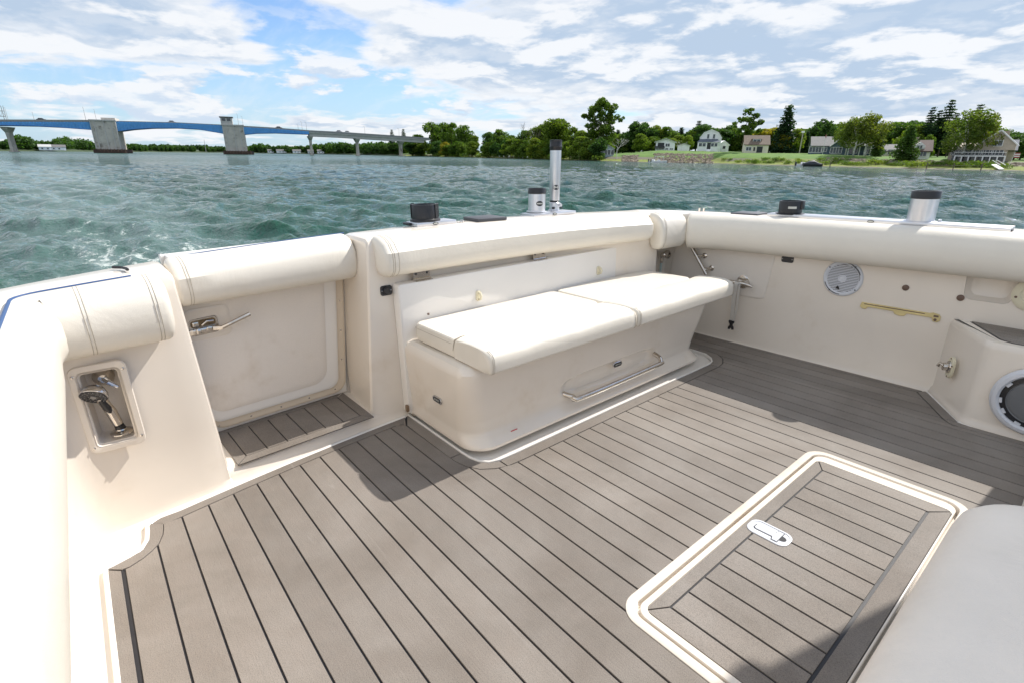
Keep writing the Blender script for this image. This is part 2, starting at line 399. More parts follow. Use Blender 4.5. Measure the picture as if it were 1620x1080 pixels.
Rs = [((.298,.795),(.043,.805),-.09,.013), ((.298,.801),(.043,.811),-.09,.004), ((.297,.815),(.042,.825),-.075,0), ((.295,.87),(.038,.88),0,0), ((.284,1.1),(.03,1.1),0,0), ((.284,1.35),(.031,1.35),0,0), ((.295,1.6),(.04,1.6),0,0),
      ((.325,1.9),(.06,1.9),0,0), ((.352,2.12),(.09,2.12),0,0), ((.368,2.22),(.10,2.24),0,0), ((.368,2.265),(.10,2.29),0,0), ((.36,2.278),(.10,2.31),0,0), ((.235,2.285),(.112,2.38),0,0), ((.215,2.30),(.118,2.42),0,0), ((.21,2.44),(.14,2.48),0,0), ((.225,2.485),(.16,2.53),0,0), ((.26,2.505),(.22,2.59),0,0),
      ((.45,2.505),(.42,2.66),0,0), ((.8,2.505),(.8,2.712),0,0), ((1.5,2.505),(1.5,2.735),0,0), ((4,2.505),(4,2.74),0,0)]
star = liner(Rs).obj('starboard_gunwale', GEL, boat, label='transom and far gunwale behind the bench')
g = G(); g.prism([(.20,2.272),(.374,2.272),(.385,2.36),(.40,2.42),(.44,2.475),(.50,2.506),(.2,2.506)], .47, .619, bev=.006); g.obj('corner_coaming', GELW, boat)

def cut(ob, cutter):
    """carve a recess: the boolean is applied to the mesh at once"""
    c = cutter.obj('cutter', GEL, boat); md = ob.modifiers.new('b', 'BOOLEAN'); md.operation = 'DIFFERENCE'; md.object = c; md.solver = 'EXACT'
    bpy.context.view_layer.update()
    me = bpy.data.meshes.new_from_object(ob.evaluated_get(bpy.context.evaluated_depsgraph_get())); ob.modifiers.clear(); ob.data = me
    me.polygons.foreach_set('use_smooth', [True]*len(me.polygons)); me.set_sharp_from_angle(angle=R(28))
    bpy.data.objects.remove(c)
SHB = frame((.3885,.048,.335), (0.085,1,0), (0,0,1))
g = G(); g.box(-.037,.037,-.0915,.0915,-.070,.03, SHB); cut(port, g)
g = G(); pmm = frame((1.585,2.5045,.425),(1,0,0),(0,0,1)); g.grid([[pmm@Vector((x*(1+.10*(y+.045)/.09),y,z)) for x, y in rrect(-w,w,-h,.07,.022,5)] for (w,h,z) in ((.064,.050,.01),(.064,.050,-.002),(.060,.046,-.012),(.050,.036,-.026),(.036,.02,-.032))], closed=True, cap=True); cut(star, g)

# coaming bolsters: padded vinyl swept along the top of the wall
def sweep(path, sec, n_in, cap=.018, shr=(.97,.88,.70)):
    P = [Vector((p[0], p[1])) for p in path]; rows = []; N = len(P); cz = None
    nr = []
    for i in range(N):
        t = (P[min(i+1,N-1)]-P[max(i-1,0)]).normalized(); nr.append(Vector((t.y, -t.x))*n_in)
    def ring(i, p, k):
        s = sec(p.y, p.x); cx = sum(q[0] for q in s)/len(s); czz = sum(q[1] for q in s)/len(s)
        return [Vector((p.x + nr[i].x*(cx+(a-cx)*k), p.y + nr[i].y*(cx+(a-cx)*k), czz+(z-czz)*k)) for a, z in s]
    t0 = (P[1]-P[0]).normalized(); t1 = (P[-1]-P[-2]).normalized()
    for f, k in zip((0, .25, .6), reversed(shr)): rows.append(ring(0, P[0]+t0*cap*f, k))
    rows.append(ring(0, P[0]+t0*cap, 1))
    for i in range(1, N-1): rows.append(ring(i, P[i], 1))
    rows.append(ring(N-1, P[-1]-t1*cap, 1))
    for f, k in zip((.6, .25, 0), shr): rows.append(ring(N-1, P[-1]-t1*cap*f, k))
    g = G(); g.grid(rows, closed=True, cap=True); return g, rows
def bsec(zb, nm=.078, zt=None, kb=.3):
    nm_ = nm
    def f(y, x):
        nm = nm_(y, x) if callable(nm_) else nm_
        t = (ZT(min(max(y,-.1),2.62)) if zt is None else zt); b = zb(y, x) if callable(zb) else zb; h = t-b; k = nm/.08
        return [(-.060*kb,t-.004),(-.058*kb,t+.001),(-.048*kb,t+.004),(-.015*kb,t+.005),(.014*k,t+.003),(.036*k,t-.004),(.056*k,t-.017),(.070*k,t-.036),(.079*k,t-.36*h),(.081*k,t-.60*h),(.077*k,t-.80*h),(.067*k,t-.92*h),(.050*k,b),(.03*k,b-.001),(.006,b+.002),(-.004,b+.02),(-.004,t-.06),(-.05*kb,t-.02)]
    return f
def densify(pts, step=.05):
    out = [Vector(pts[0])]
    for a, b in zip(pts, pts[1:]):
        a, b = Vector(a), Vector(b); n = max(1, int((b-a).length/step))
        out += [a+(b-a)*i/n for i in range(1, n+1)]
    return out
def stitches(path, sec, n_in, ats, parent):
    """two dark stitch lines round the section, at distances along the path"""
    P = [Vector((p[0], p[1])) for p in path]; L = [0]
    for a, b in zip(P, P[1:]): L.append(L[-1]+(b-a).length)
    g = G()
    for s in ats:
        if s < 0: s = L[-1]+s
        i = max(k for k in range(len(L)-1) if L[k] <= s); t = (P[i+1]-P[i]).normalized(); p = P[i]+t*(s-L[i]); n = Vector((t.y,-t.x))*n_in
        pts = [Vector((p.x+n.x*(a+.0006), p.y+n.y*(a+.0006), z)) for a, z in sec(p.y, p.x)[2:14]]
        g.tube(pts, .0006, 5)
    g.obj('stitching', STITCH, parent)
bp = []
pl = densify(fillet([(3.2,-.050),(.386,-.050),(.377,.06),(.366,.215)], .045, 5), .05)
sL = bsec(lambda y, x: .46 if x > .6 else .478, lambda y, x: .080-.025*min(1,max(0,(x-.40)/.10)), None, .12); b, _ = sweep(pl, sL, 1)
bolL = b.obj('coaming_bolster', VINYL, boat, label='long near bolster turning the corner above the hand shower'); stitches(pl, sL, 1, (-.035, -.028, -.168, -.161), bolL)
pd = densify([(.160,.248),(.140,.52),(.128,.795)], .05)
sD = bsec(lambda y, x: .506, .080, None, .25)
b, _ = sweep(pd, sD, 1); bolD = b.obj('door_bolster', VINYL, boat, label='bolster along the top of the transom door'); stitches(pd, sD, 1, (.034,.041), bolD)
pb = densify([(T(y)-.012, y) for y in [.815+.0833*i for i in range(16)]+[2.165]], .05)
sB = bsec(lambda y, x: .526-.008*(y-.8), .078); b, _ = sweep(pb, sB, 1)
bolB = b.obj('coaming_bolster', VINYL, boat, label='bolster above the fold-down bench'); stitches(pb, sB, 1, (.024,.031,.046), bolB)
pc = densify([(.372,2.195),(.378,2.30),(.385,2.395)], .03)
sC = bsec(.465, .072); b, _ = sweep(pc, sC, 1); bolC = b.obj('coaming_bolster', VINYL, boat, label='short bolster filling the far corner'); stitches(pc, sC, 1, (.025,.032), bolC)
pr = densify([(.45,2.455),(.60,2.497),(.9,2.505),(3.2,2.505)], .06); pr[0] = Vector((.425,2.43))
sR = bsec(lambda y, x: .455+.008*max(0,x-.4), .080); b, _ = sweep(pr, sR, 1)
bolR = b.obj('coaming_bolster', VINYL, boat, label='long shaded bolster on the far gunwale')
# dark gap behind bolster ends
# blue piping along the back edge of the near and the door bolster
g = G(); off = [Vector((p.x, p.y)) for p in pl]
def along(P, n_in, n, dz):
    out = []
    for i, p in enumerate(P):
        t = (P[min(i+1,len(P)-1)]-P[max(i-1,0)]).normalized(); q = p+Vector((t.y,-t.x))*n_in*n
        out.append(Vector((q.x, q.y, ZT(min(max(q.y,-.1),2.62))+dz)))
    return out
g.tube(along(pl[:-1], 1, -.006, .0045), .0038, 7); g.obj('piping', PIPING, bolL)
g = G(); g.tube(along(pd[1:], 1, -.016, .0035), .0026, 6); g.obj('piping', PIPING, bolD)
g = G(); g.tube([(.19,.135,.634),(.215,.150,.635),(.245,.158,.636),(.28,.160,.637)], .0038, 6); g.obj('blue_strap_end', BLKR, boat)

# ---- cockpit floor, seams and planks
OUT_C = [(.533,-.043),(.527,-.026),(.517,.007),(.507,.029),(.48,.042),(.444,.047),(.416,.049),(.404,.057),(.391,.085)]
INN_C = [(.563,-.007),(.564,.005),(.551,.032),(.535,.052),(.515,.069),(.48,.082),(.449,.087),(.429,.0885)]
BO = [(.31,.873),(.55,.872),(.66,.872),(.705,.874),(.74,.884),(.765,.905),(.776,.94),(.777,1.0),(.775,1.5),(.777,1.9),(.778,2.14),(.77,2.18),(.745,2.215),(.70,2.245),(.64,2.25),(.38,2.25)]
BI = [(.378,.833),(.62,.829),(.69,.830),(.735,.84),(.775,.862),(.803,.90),(.817,.95),(.820,1.0),(.820,2.14),(.81,2.195),(.78,2.25),(.735,2.285),(.69,2.293),(.42,2.293)]
RO = [(.38,2.503),(1.485,2.503),(1.632,2.277),(1.662,2.270),(3.0,2.270)]
RI = [(.42,2.465),(1.466,2.468),(1.588,2.276),(1.612,2.247),(1.64,2.239),(3.0,2.239)]
g = G()
HX0, HX1, HY0, HY1 = 1.395, 1.765, .790, 1.708      # hole under the hatch ring
def sheet(g, z, x0, x1, y0, y1, th=.01):
    for (a, b, c, d) in ((x0,HX0,y0,y1),(HX1,x1,y0,y1),(HX0,HX1,y0,HY0),(HX0,HX1,HY1,y1)): g.box(a,b,c,d,z-th,z)
sheet(g, -.009, .2, 4.0, -.2, 2.6, .03)
deck = g.obj('deck', GELW, boat, smooth=False, label='white cockpit sole under the grey planks')
# raised white lip round the planking
def lipped(poly, w, z, name):
    g = G(); rows = []
    for k, (n, dz) in enumerate(((0,-.012),(0,z-.002),(.0015,z),(w-.003,z),(w,z-.003),(w,-.012))):
        row = []
        for i, p in enumerate(poly):
            t = (poly[min(i+1,len(poly)-1)]-poly[max(i-1,0)]).normalized(); q = p + Vector((-t.y,t.x))*n; row.append(Vector((q.x,q.y,dz)))
        rows.append(row)
    g.grid(rows); return g.obj(name, GELW, deck)
edge = [Vector(p) for p in [(3,-.045),(.56,-.045)]+OUT_C+[(T(y)+.006, y) for y in (.13,.2,.3,.45,.6,.72,.8,.86)]]
edge.reverse(); lipped(edge, .010, .003, 'sole_lip')
lipped([Vector(p) for p in BO], .009, .004, 'sole_lip')
lipped([Vector(p) for p in RO], .008, .003, 'sole_lip')
# black caulking bed: shows as the seams
outer = [(3.0,-.044)] + [(p[0]+.001, p[1]) for p in OUT_C] + [(T(y)+.008, y) for y in (.13,.2,.3,.45,.6,.72,.8,.862)] + [(p[0]+.001,p[1]) for p in BO] + [(.38,2.502)] + [(p[0], p[1]-.001) for p in RO[1:]]
import mathutils
def flat(poly, z, g, hole=None):
    loops = [[Vector((p[0],p[1],0)) for p in poly]] + ([[Vector((p[0],p[1],0)) for p in hole]] if hole else [])
    tri = mathutils.geometry.tessellate_polygon(loops); pts = [p for l in loops for p in l]
    g.add([Vector((p.x,p.y,z)) for p in pts], tri)
g = G(); flat(outer, -.0035, g, [(HX0,HY0),(HX1,HY0),(HX1,HY1),(HX0,HY1)]); g.obj('caulking', CAULK, deck, smooth=False)
PZ0, PZ1, SG = -.0034, 0.0, .0021
def plank(poly, parent=None, z1=PZ1, z0=PZ0):
    g = G(); g.prism(poly, z0, z1, bev=.0006); return g.obj('plank', TEAK, parent or deck, smooth=False)
def aft_x(y):
    """x of the aft seam at this y: the margin boards' inner edge"""
    if y < .0885: return interp([(-.007,.563),(.005,.564),(.032,.551),(.052,.535),(.069,.515),(.082,.48),(.087,.449),(.0885,.43)], y)
    if y < .829: return T(y) + .048
    if y < 2.292:
        t = [(.829,.62),(.830,.69),(.84,.735),(.862,.775),(.90,.803),(.95,.817),(1.0,.82),(2.14,.82),(2.195,.81),(2.25,.78),(2.285,.735),(2.292,.69)]
        return interp(t, y)
    return .42
def fwd_x(y):
    if y <= 2.239: return 2.95
    return interp([(2.2391,1.64),(2.247,1.612),(2.276,1.588),(2.468,1.466)], y)
def strip(y0, y1, x0=None, x1=None):
    ys = sorted(set([y0, y1] + [q for q in (.005,.032,.052,.069,.082,.087,.0883,.8289,.8291,.830,.84,.862,.90,.95,1.0,2.14,2.195,2.25,2.285,2.2915,2.2925,2.247,2.276) if y0 < q < y1]))
    A = [((aft_x(y) if x0 is None else x0)+SG, y) for y in ys]; B = [((fwd_x(y) if x1 is None else x1)-SG, y) for y in reversed(ys)]
    return A + B
for k in range(0, 38):
    y0, y1 = k*PW+SG, (k+1)*PW-SG
    if k == 0: y0 = -.007+.004
    if k == 37: y1 = 2.468-SG
    rl = lambda y: 1.380+.052-math.sqrt(max(0, .052**2-max(0, .820-y, y-1.678)**2)); rr_ = lambda y: 3.151-rl(y)
    if k in (11, 26):                               # notched round the rounded ring corners
        if k == 11: n_ = [y1-(y1-.7725)*i/4 for i in range(5)]; ya, yb = y0, y1
        else: n_ = [y0+(1.7255-y0)*i/4 for i in range(5)]; ya, yb = y1, y0
        plank([(aft_x(ya)+SG, ya), (2.95, ya), (2.95, yb)] + [(rr_(y), y) for y in n_] + [(rl(y), y) for y in reversed(n_)] + [(aft_x(yb)+SG, yb)])
    elif 12 <= k <= 25:
        yy = [y0+(y1-y0)*i/6 for i in range(7)]
        A_ = strip(y0, y1, None, 1.38); plank([p for p in A_ if p[0] < 1.37] + [(rl(y), y) for y in reversed(yy)]); plank([(rr_(y), y) for y in yy] + [(2.95, y1), (2.95, y0)])
    elif k == 34:
        plank(strip(y0, 2.239-SG, None, None)); plank([(aft_x(y)+SG, y) for y in (2.239-SG,2.25,y1)] + [(1.588-SG*2,y1),(1.612-SG,2.247),(1.625,2.239-SG)])
    else: plank(strip(y0, y1))
# margin boards
def band(o, i):
    a = [Vector(p) for p in o]; b = [Vector(p) for p in i]; return [(p.x,p.y) for p in a+b[::-1]]
plank([(.535,-.0435),(2.98,-.0435),(2.98,-.012),(.5655,-.012)])
plank(band([(.5335,-.041)]+[(a+.001,b_+.0006) for a,b_ in OUT_C[1:-1]]+[(.405,.0578)], [(.5618,-.0095)]+[(a-SG,b_-.0012) for a,b_ in INN_C]))
ys = [.062,.13,.2,.3,.4,.5,.6,.7,.8,.86]
plank(band([(T(y)+.0085, y) for y in [.0595,.085]+ys[1:]], [(T(.0905)+.0465-.0,.0905)]+[(T(y)+.0463, y) for y in ys[1:-1]]+[(.3745,.830)]))
plank(band([(.3115,.8705)]+[(a,b_-.0015) for a,b_ in BO[1:3]], [(.379,.8335)]+[(a,b_+SG) for a,b_ in BI[1:2]]+[(.66,.8312)]))
plank(band([(.664,.8705),(.705,.8725),(.741,.8825),(.7665,.904),(.7775,.935)], [(.664,.8318),(.69,.8318),(.7345,.8418),(.7738,.8635),(.8010,.901),(.8145,.935)]))
plank([(.7785,.939),(.7785,1.0),(.7765,1.5),(.7785,1.9),(.7795,2.14),(.8183,2.14),(.8183,1.0),(.8156,.950),(.815,.939)])
plank(band([(.7795,2.144),(.7715,2.181),(.7462,2.2165),(.70,2.2465),(.64,2.2515)], [(.8183,2.144),(.8083,2.194),(.7785,2.2485),(.734,2.2833),(.64,2.2910)]))
plank([(.42,2.2515),(.636,2.2515),(.636,2.2912),(.42,2.2912)])
plank([(.42,2.4697),(1.466,2.4697),(1.4835,2.5012),(.42,2.5012)])
plank(band([(1.4865,2.4995),(1.6295,2.279)], [(1.4693,2.4685),(1.5905,2.2765)]))
plank(band([(1.6325,2.2745),(1.662,2.2685),(2.95,2.2685)], [(1.5925,2.2735),(1.614,2.2487),(1.641,2.2410),(2.95,2.2410)]))

# ---- deck hatch
hatch = G()
def ring_loft(levels, name, mt, parent, n=8):
    g = G(); rows = [[Vector((x,y,z)) for x, y in rrect(x0,x1,y0,y1,r,n)] for (x0,x1,y0,y1,r,z) in levels]
    g.grid(rows, closed=True); return g.obj(name, mt, parent)
hb = ring_loft([(1.376,1.775,.768,1.730,.052,-.004),(1.376,1.775,.768,1.730,.052,.0015),(1.3775,1.7735,.7695,1.7285,.051,.0025),(1.3945,1.7565,.7865,1.7115,.036,.0025),(1.3960,1.7550,.788,1.710,.035,.0010),(1.3965,1.7545,.7885,1.7095,.035,-.018),(1.39,1.76,.78,1.716,.04,-.020),(1.55,1.58,1.1,1.2,.001,-.020)], 'hatch_frame', GEL, boat)
lid = ring_loft([(1.4025,1.7485,.7945,1.7035,.031,-.018),(1.4025,1.7485,.7945,1.7035,.031,-.001),(1.4040,1.7470,.796,1.702,.030,.0008),(1.4160,1.7450,.810,1.668,.02,.0012),(1.4175,1.7440,.812,1.666,.012,-.0030),(1.55,1.58,1.1,1.2,.001,-.0030)], 'hatch', GEL, boat)
lid['label'] = 'rectangular deck hatch with its own grey planks and flush latch'
X0, X1, Y0, Y1 = 1.4185, 1.7430, .8130, 1.6650
g = G(); g.box(X0-.001, X1+.001, Y0-.001, Y1+.001, -.0045, -.0022); g.obj('caulking', CAULK, lid, smooth=False)
sx0, sx1, sy0, sy1 = 1.448, 1.7015, .8570, 1.6200
LZ1 = .0005
def lp(poly): return plank(poly, lid, LZ1, -.0028)
lx, ly = (1.425, 1.523), (1.205, 1.262)             # latch plate
lp([(X0,Y0),(sx0-SG,sy0),(sx0-SG,sy1),(X0,Y1)]); lp([(X1,Y0),(X1,Y1),(sx1+SG*1.6,sy1),(sx1+SG*1.6,sy0)])
lp([(X0+.003,Y0),(X1-.003,Y0),(sx1,sy0-SG),(sx0,sy0-SG)]); lp([(X0+.003,Y1),(sx0,sy1+SG),(sx1,sy1+SG),(X1-.003,Y1)])
ye = [sy0, .9225, .9875, 1.0525, 1.1175, 1.1825, 1.2475, 1.3125, 1.3775, 1.4425, 1.5075, 1.5725, sy1]
ye = [sy0 + (sy1-sy0)*i/12 for i in range(13)]
for a, b_ in zip(ye, ye[1:]): lp([(sx0+SG,a+SG),(sx1-SG*1.6,a+SG),(sx1-SG*1.6,b_-SG),(sx0+SG,b_-SG)])
lat = ring_loft([(1.424,1.524,1.204,1.263,.022,-.002),(1.424,1.524,1.204,1.263,.022,.0022),(1.4255,1.5225,1.2055,1.2615,.021,.0030),(1.4290,1.5190,1.209,1.258,.018,.0030),(1.4305,1.5175,1.2105,1.2565,.017,.0012),(1.47,1.48,1.23,1.235,.001,.0012)], 'hatch_latch', GREYP, lid)
g = G(); g.prism([(1.438,1.2255),(1.444,1.221),(1.484,1.222),(1.487,1.2115),(1.502,1.2115),(1.502,1.2555),(1.487,1.2555),(1.484,1.245),(1.444,1.246),(1.438,1.2415)], .0008, .0016); g.obj('latch_groove', BLK, lid, smooth=False)
g = G(); g.prism([(1.4405,1.2270),(1.445,1.2230),(1.4855,1.224),(1.4885,1.2135),(1.5005,1.2135),(1.5005,1.2535),(1.4885,1.2535),(1.4855,1.243),(1.445,1.244),(1.4405,1.2400)], .001, .0034, bev=.0008); g.obj('latch_lever', GREYP, lid, smooth=False)
g = G(); g.prism([(1.502+.013*math.sin(a),1.2335+.010*math.cos(a)) for a in [math.pi*i/10 for i in range(11)]], .0005, .0020); g.obj('finger_hole', BLKR, lid, smooth=False)

# ---- boarding step in the door opening, its planks
g = G()
rows = []
for y in [.20,.262,.35,.5,.65,.735,.80,.86]:
    f = T(y)
    rows.append([Vector((x,y,z)) for x, z in ((.0,.0),(.0,.047),(f-.05,.047),(f-.030,.0455),(f-.020,.041),(f-.013,.033),(f-.009,.020),(f-.005,.008),(f+.002,.0),(f+.006,-.004),(.3,-.02))])
g.grid(rows, closed=True, cap=True)
stp = g.obj('boarding_step', GEL, boat, label='low step with grey planks inside the transom door')
A = [(.088,.285),(.060,.733),(.330,.735),(.350,.296)]
g = G(); g.prism(A, .0466, .0480); g.obj('caulking', CAULK, stp, smooth=False)
def sp(poly): return plank(poly, stp, .0505, .0478)
def bl(u, v):
    a = Vector(A[0])*(1-v)+Vector(A[1])*v; b_ = Vector(A[3])*(1-v)+Vector(A[2])*v; q = a*(1-u)+b_*u; return (q.x, q.y)
U0, U1, V0, V1 = .10, .86, .075, .925
e = .0055
sp([bl(0,.004),bl(0,.996),bl(U0-e,V1),bl(U0-e,V0)]); sp([bl(1,.004),bl(U1+e,V0),bl(U1+e,V1),bl(1,.996)])
sp([bl(.012,0),bl(U0,V0-.004),bl(U1,V0-.004),bl(.988,0)]); sp([bl(.012,1),bl(.988,1),bl(U1,V1+.004),bl(U0,V1+.004)])
for i in range(6):
    a, b_ = V0+(V1-V0)*i/6+.004, V0+(V1-V0)*(i+1)/6-.004; sp([bl(U0+e,a),bl(U1-e,a),bl(U1-e,b_),bl(U0+e,b_)])

# ---- transom door
door = G()
def dx(y, z): return .092 - .055*(y-.28) + .00*(z)
def slabx(y0, y1, z0, z1, nx0, nx1, r=.006): return (y0,y1,z0,z1,nx0,nx1)
rows = []
prof = [(.262,.060),(.740,.060)]
yl = lambda z: .248 + (.65-z)*.045; yr = lambda z: .812 - (.65-z)*.105
for z in (.052,.06,.10,.2,.3,.4,.5,.6,.636,.641):
    i = .004 if z in (.052,.641) else 0
    ring = []
    for (yy, nn) in ((yl(z),.0),(yl(z)+.004,.004),(yr(z)-.004,.004),(yr(z),.0)): ring.append(Vector((dx(yy,z)+nn-i, yy, z)))
    for yy in (yr(z)-.004, yr(z)*.5+yl(z)*.5, yl(z)+.004): ring.append(Vector((XO(yy)-.0+i, yy, z)))
    rows.append(ring)
door.grid(rows, closed=True, cap=True)
door.box(.09,.150,.262,.775,.585,.640,r=.004)
dr = door.obj('transom_door', GELW, boat, label='cream boarding door below its bolster')
g = G(); g.box(.030,.062,.735,.845,.0,.60); g.box(.040,.075,.235,.285,.0,.60); g.box(.035,.085,.24,.80,.0,.0495); g.obj('door_jamb', GEL, boat)
# flange trim (bottom and hinge side) with screws, and the raised inner panel
def on_door(y, z, n): return Vector((dx(y,z)+n, y, z))
def door_patch(ylo, yhi, zlo, zhi, n0, n1, r, mt, name, soft=.008, dent=None):
    """rounded rectangular pad standing proud of the door; outline shears with the opening"""
    g = G(); rows = []
    for (ins, n) in ((0,n0),(0,n1-.002),(soft*.4,n1),(soft,n1)):
        rows.append([on_door(y, z, n) for y, z in rrect_sh(ylo, yhi, zlo, zhi, r, ins)])
    g.grid(rows, closed=True, cap=True); return g.obj(name, mt, dr)
def rrect_sh(ylo, yhi, zlo, zhi, r, ins):
    out = []
    for y, z in rrect(0+ins, 1*1.0-ins if False else 1-0, 0, 1, .0001, 1): pass
    for (cy, cz, a0) in ((1,1,0),(0,1,90),(0,0,180),(1,0,270)):
        for i in range(7):
            a = R(a0+15*i); z = (zhi-ins-r if cz else zlo+ins+r)+r*math.sin(a)
            y = (yhi(z)-ins-r if cy else ylo(z)+ins+r)+r*math.cos(a); out.append((y, z))
    return out
door_patch(lambda z: yl(z)+.006, lambda z: yr(z)-.008, .064, .60, .0, .012, .045, RIMM, 'door_flange')
door_patch(lambda z: yl(z)+.008, lambda z: yr(z)-.040, .092, .60, .010, .020, .035, GELW, 'door_panel', soft=.012)
door_patch(lambda z: yl(z)+.012, lambda z: yr(z)-.085, .125, .60, .018, .0235, .05, GELS, 'raised_panel', soft=.02)
g = G()
for (y, z) in ((.30,.078),(.40,.078),(.50,.078),(.60,.078),(.70,.082)): g.lathe([(.0028,0),(.0028,.001),(.001,.0016)], frame(on_door(y,z,.0125),(0,1,0),(0,0,1)), 8)
for z in (.19,.30,.41,.50): y = yr(z)-.024; g.lathe([(.0028,0),(.0028,.001),(.001,.0016)], frame(on_door(y,z,.0125),(0,1,0),(0,0,1)), 8)
g.obj('screw', STEEL, dr)
# recessed latch with bright lever
door_patch(lambda z: .272, lambda z: .395, .375, .475, .022, .0265, .022, GEL, 'latch_boss', soft=.010)
g = G(); m = frame(on_door(.318,.418,.0262),(0,1,.04),(0,0,1)); g.prism(rrect(-.040,.040,-.026,.026,.010,4), 0, .0025, bev=.001, m=m); lt = g.obj('door_latch', STEEL, dr)
g = G(); g.prism(rrect(-.034,.034,-.001,.021,.008,4), .0027, .0030, m=m); g.obj('latch_recess', mat('tarnished_steel',(.20,.15,.09),.3,metal=.9,var=.5,vscale=60), dr, smooth=False)
g = G(); g.box(-.030,-.012,.003,.017,.003,.0050,m,.002); g.tube([m@Vector((-.006,.004,.006)), m@Vector((.010,.014,.007)), m@Vector((.028,.012,.006))], .0035, 8); g.obj('latch_pawl', STEEL, dr)
g = G(); g.box(-.046,.030,-.020,-.002,.004,.014,m,.004); g.lathe([(.009,.012),(.009,.018),(.004,.020)], m@Matrix.Translation((-.018,-.010,0)), 14); g.lathe([(.007,.012),(.007,.018),(.003,.019)], m@Matrix.Translation((.010,-.008,0)), 14)
g.tube([m@Vector((.022,-.010,.012)), m@Vector((.045,-.012,.020)), m@Vector((.060,-.006,.026)), m@Vector((.128,.014,.030))], [.008,.007,.006,.0075], 8); g.obj('door_handle', STEEL, dr)
# ---- fold-down bench on the transom: back panel, moulded box, handle
g = G(); rows = []
for (x, i) in ((.296,.0),(.330,.0),(.3345,.0015),(.3365,.006)):
    rows.append([Vector((x, y, z)) for y, z in [(a, b) for a, b in rrect(.868+i, 2.152-i, .012+i, .492-i, .012, 4)]])
g.grid(rows, closed=True, cap=True); panel = g.obj('bench_back_panel', GELW, boat)
g = G(); rows = []
def dent(y, z):
    # shallow moulded hollow behind the grab handle
    a = (y-1.56)/.262; b = (z-.105)/.030; 
    if z > .105: b = (z-.105)/(.036)
    r = (abs(a)**4+abs(b)**4)**.25
    return .017*max(0, min(1, (1.08-r)/.16))
zs = [.010,.016,.024,.034,.046] + [.05+.006*i for i in range(0,18)] + [.17,.20,.23,.255,.270,.281,.288,.292,.293]
for z in zs:
    f = interp([(.010,.728),(.016,.734),(.024,.733),(.034,.722),(.046,.706),(.06,.698),(.10,.697),(.24,.712),(.27,.712),(.281,.707),(.288,.699),(.292,.688),(.293,.68)], z)
    y0 = interp([(.010,.884),(.016,.880),(.024,.880),(.06,.884),(.24,.872),(.27,.873),(.288,.884),(.293,.90)], z); y1 = interp([(.010,2.160),(.016,2.166),(.03,2.162),(.06,2.150),(.24,2.205),(.27,2.208),(.288,2.195),(.293,2.18)], z)
    r = interp([(.010,.085),(.06,.080),(.24,.060),(.293,.05)], z)
    ring = []
    pl_ = rrect(.30, f, y0, y1, [r, .001, .001, r], 10)
    n = len(pl_)
    # refine the front edge so that the hollow can be modelled
    for i in range(n):
        a, b = Vector(pl_[i]), Vector(pl_[(i+1)%n])
        if abs(a.x-b.x) < 1e-5 and (a-b).length > .3 and a.x > .6:
            m_ = 110; ring += [a+(b-a)*k/m_ for k in range(m_)]
        else: ring.append(a)
    rows.append([Vector((q.x - (dent(q.y, z) if q.x > f-.002 else 0), q.y, z)) for q in ring])
g.grid(rows, closed=True, cap=True); box = g.obj('bench_box', GEL, boat, label='moulded box under the bench cushions with hollow for the handle')
g = G(); g.tube(fillet3([(.690,1.300,.086),(.722,1.320,.078),(.742,1.350,.076),(.742,1.780,.080),(.742,1.812,.086),(.728,1.822,.100),(.700,1.820,.112)], 4), .0095, 12); g.obj('grab_handle', STEEL, box)
def badge(m, parent, txt):
    g = G(); g.prism([(.016*math.copysign(1,math.cos(a))+.011*math.cos(a), .011*math.sin(a)) for a in [2*math.pi*i/24+.01 for i in range(24)]], 0, .004, bev=.0012, m=m); o = g.obj('oval_badge', CHROME, parent)
    g = G(); g.prism([(.015*math.copysign(1,math.cos(a))+.0075*math.cos(a), .0075*math.sin(a)) for a in [2*math.pi*i/24+.01 for i in range(24)]], .0041, .0046, m=m); g.obj('badge_centre', BLK, parent, smooth=False)
    text_obj(txt, .011, BADGE, parent, m @ Matrix.Translation((0,0,.0049)))
badge(frame((.7045,1.578,.130),(0,1,0),(0,0,1)), box, 'AHHO')
badge(frame((.53,.8768,.140),(1,0,0),(0,0,1)), box, 'AHHO')
g = G(); g.box(.7140,.7155,1.035,1.062,.036,.042); g.obj('red_sticker', REDS, box, smooth=False)
g = G(); g.box(.330,.345,.855,.866,.03,.055,r=.003); g.obj('pivot_bolt', mat('rusty_steel',(.28,.20,.13),.5,metal=.5), box)
# hinges on the top of the panel
def hinge(y, lab=None):
    g = G(); fx = .3150
    g.box(fx, fx+.002, y-.033, y+.033, .4955, .5285); g.box(fx, .3360, y-.033, y+.033, .4925, .4942)
    h = g.obj('hinge', STEEL, panel, smooth=False)
    g = G(); g.tube([(fx+.004,y-.034,.4965),(fx+.004,y+.034,.4965)], .0035, 8); g.obj('hinge_pin', STEEL, panel)
    g = G()
    for dy in (-.022,.022): g.lathe([(.0042,0),(.0042,.0012),(.002,.002)], frame((fx+.002,y+dy,.5150),(0,1,0),(0,0,1)), 10)
    g.obj('screw', BLKR, panel)
for y in (.972,1.525,2.055): hinge(y)
def padeye(y):
    g = G(); m = frame((.3368,y,.400),(0,1,0),(0,0,1)); g.prism(rrect(-.011,.011,-.020,.020,.009,5), 0, .005, bev=.0015, m=m)
    g.tube([m@Vector(p) for p in ((0,.012,.003),(0,.011,.016),(0,.0,.021),(0,-.011,.016),(0,-.013,.003))], .0045, 8); g.obj('pad_eye', CREAMP, panel)
padeye(1.195); padeye(1.872)
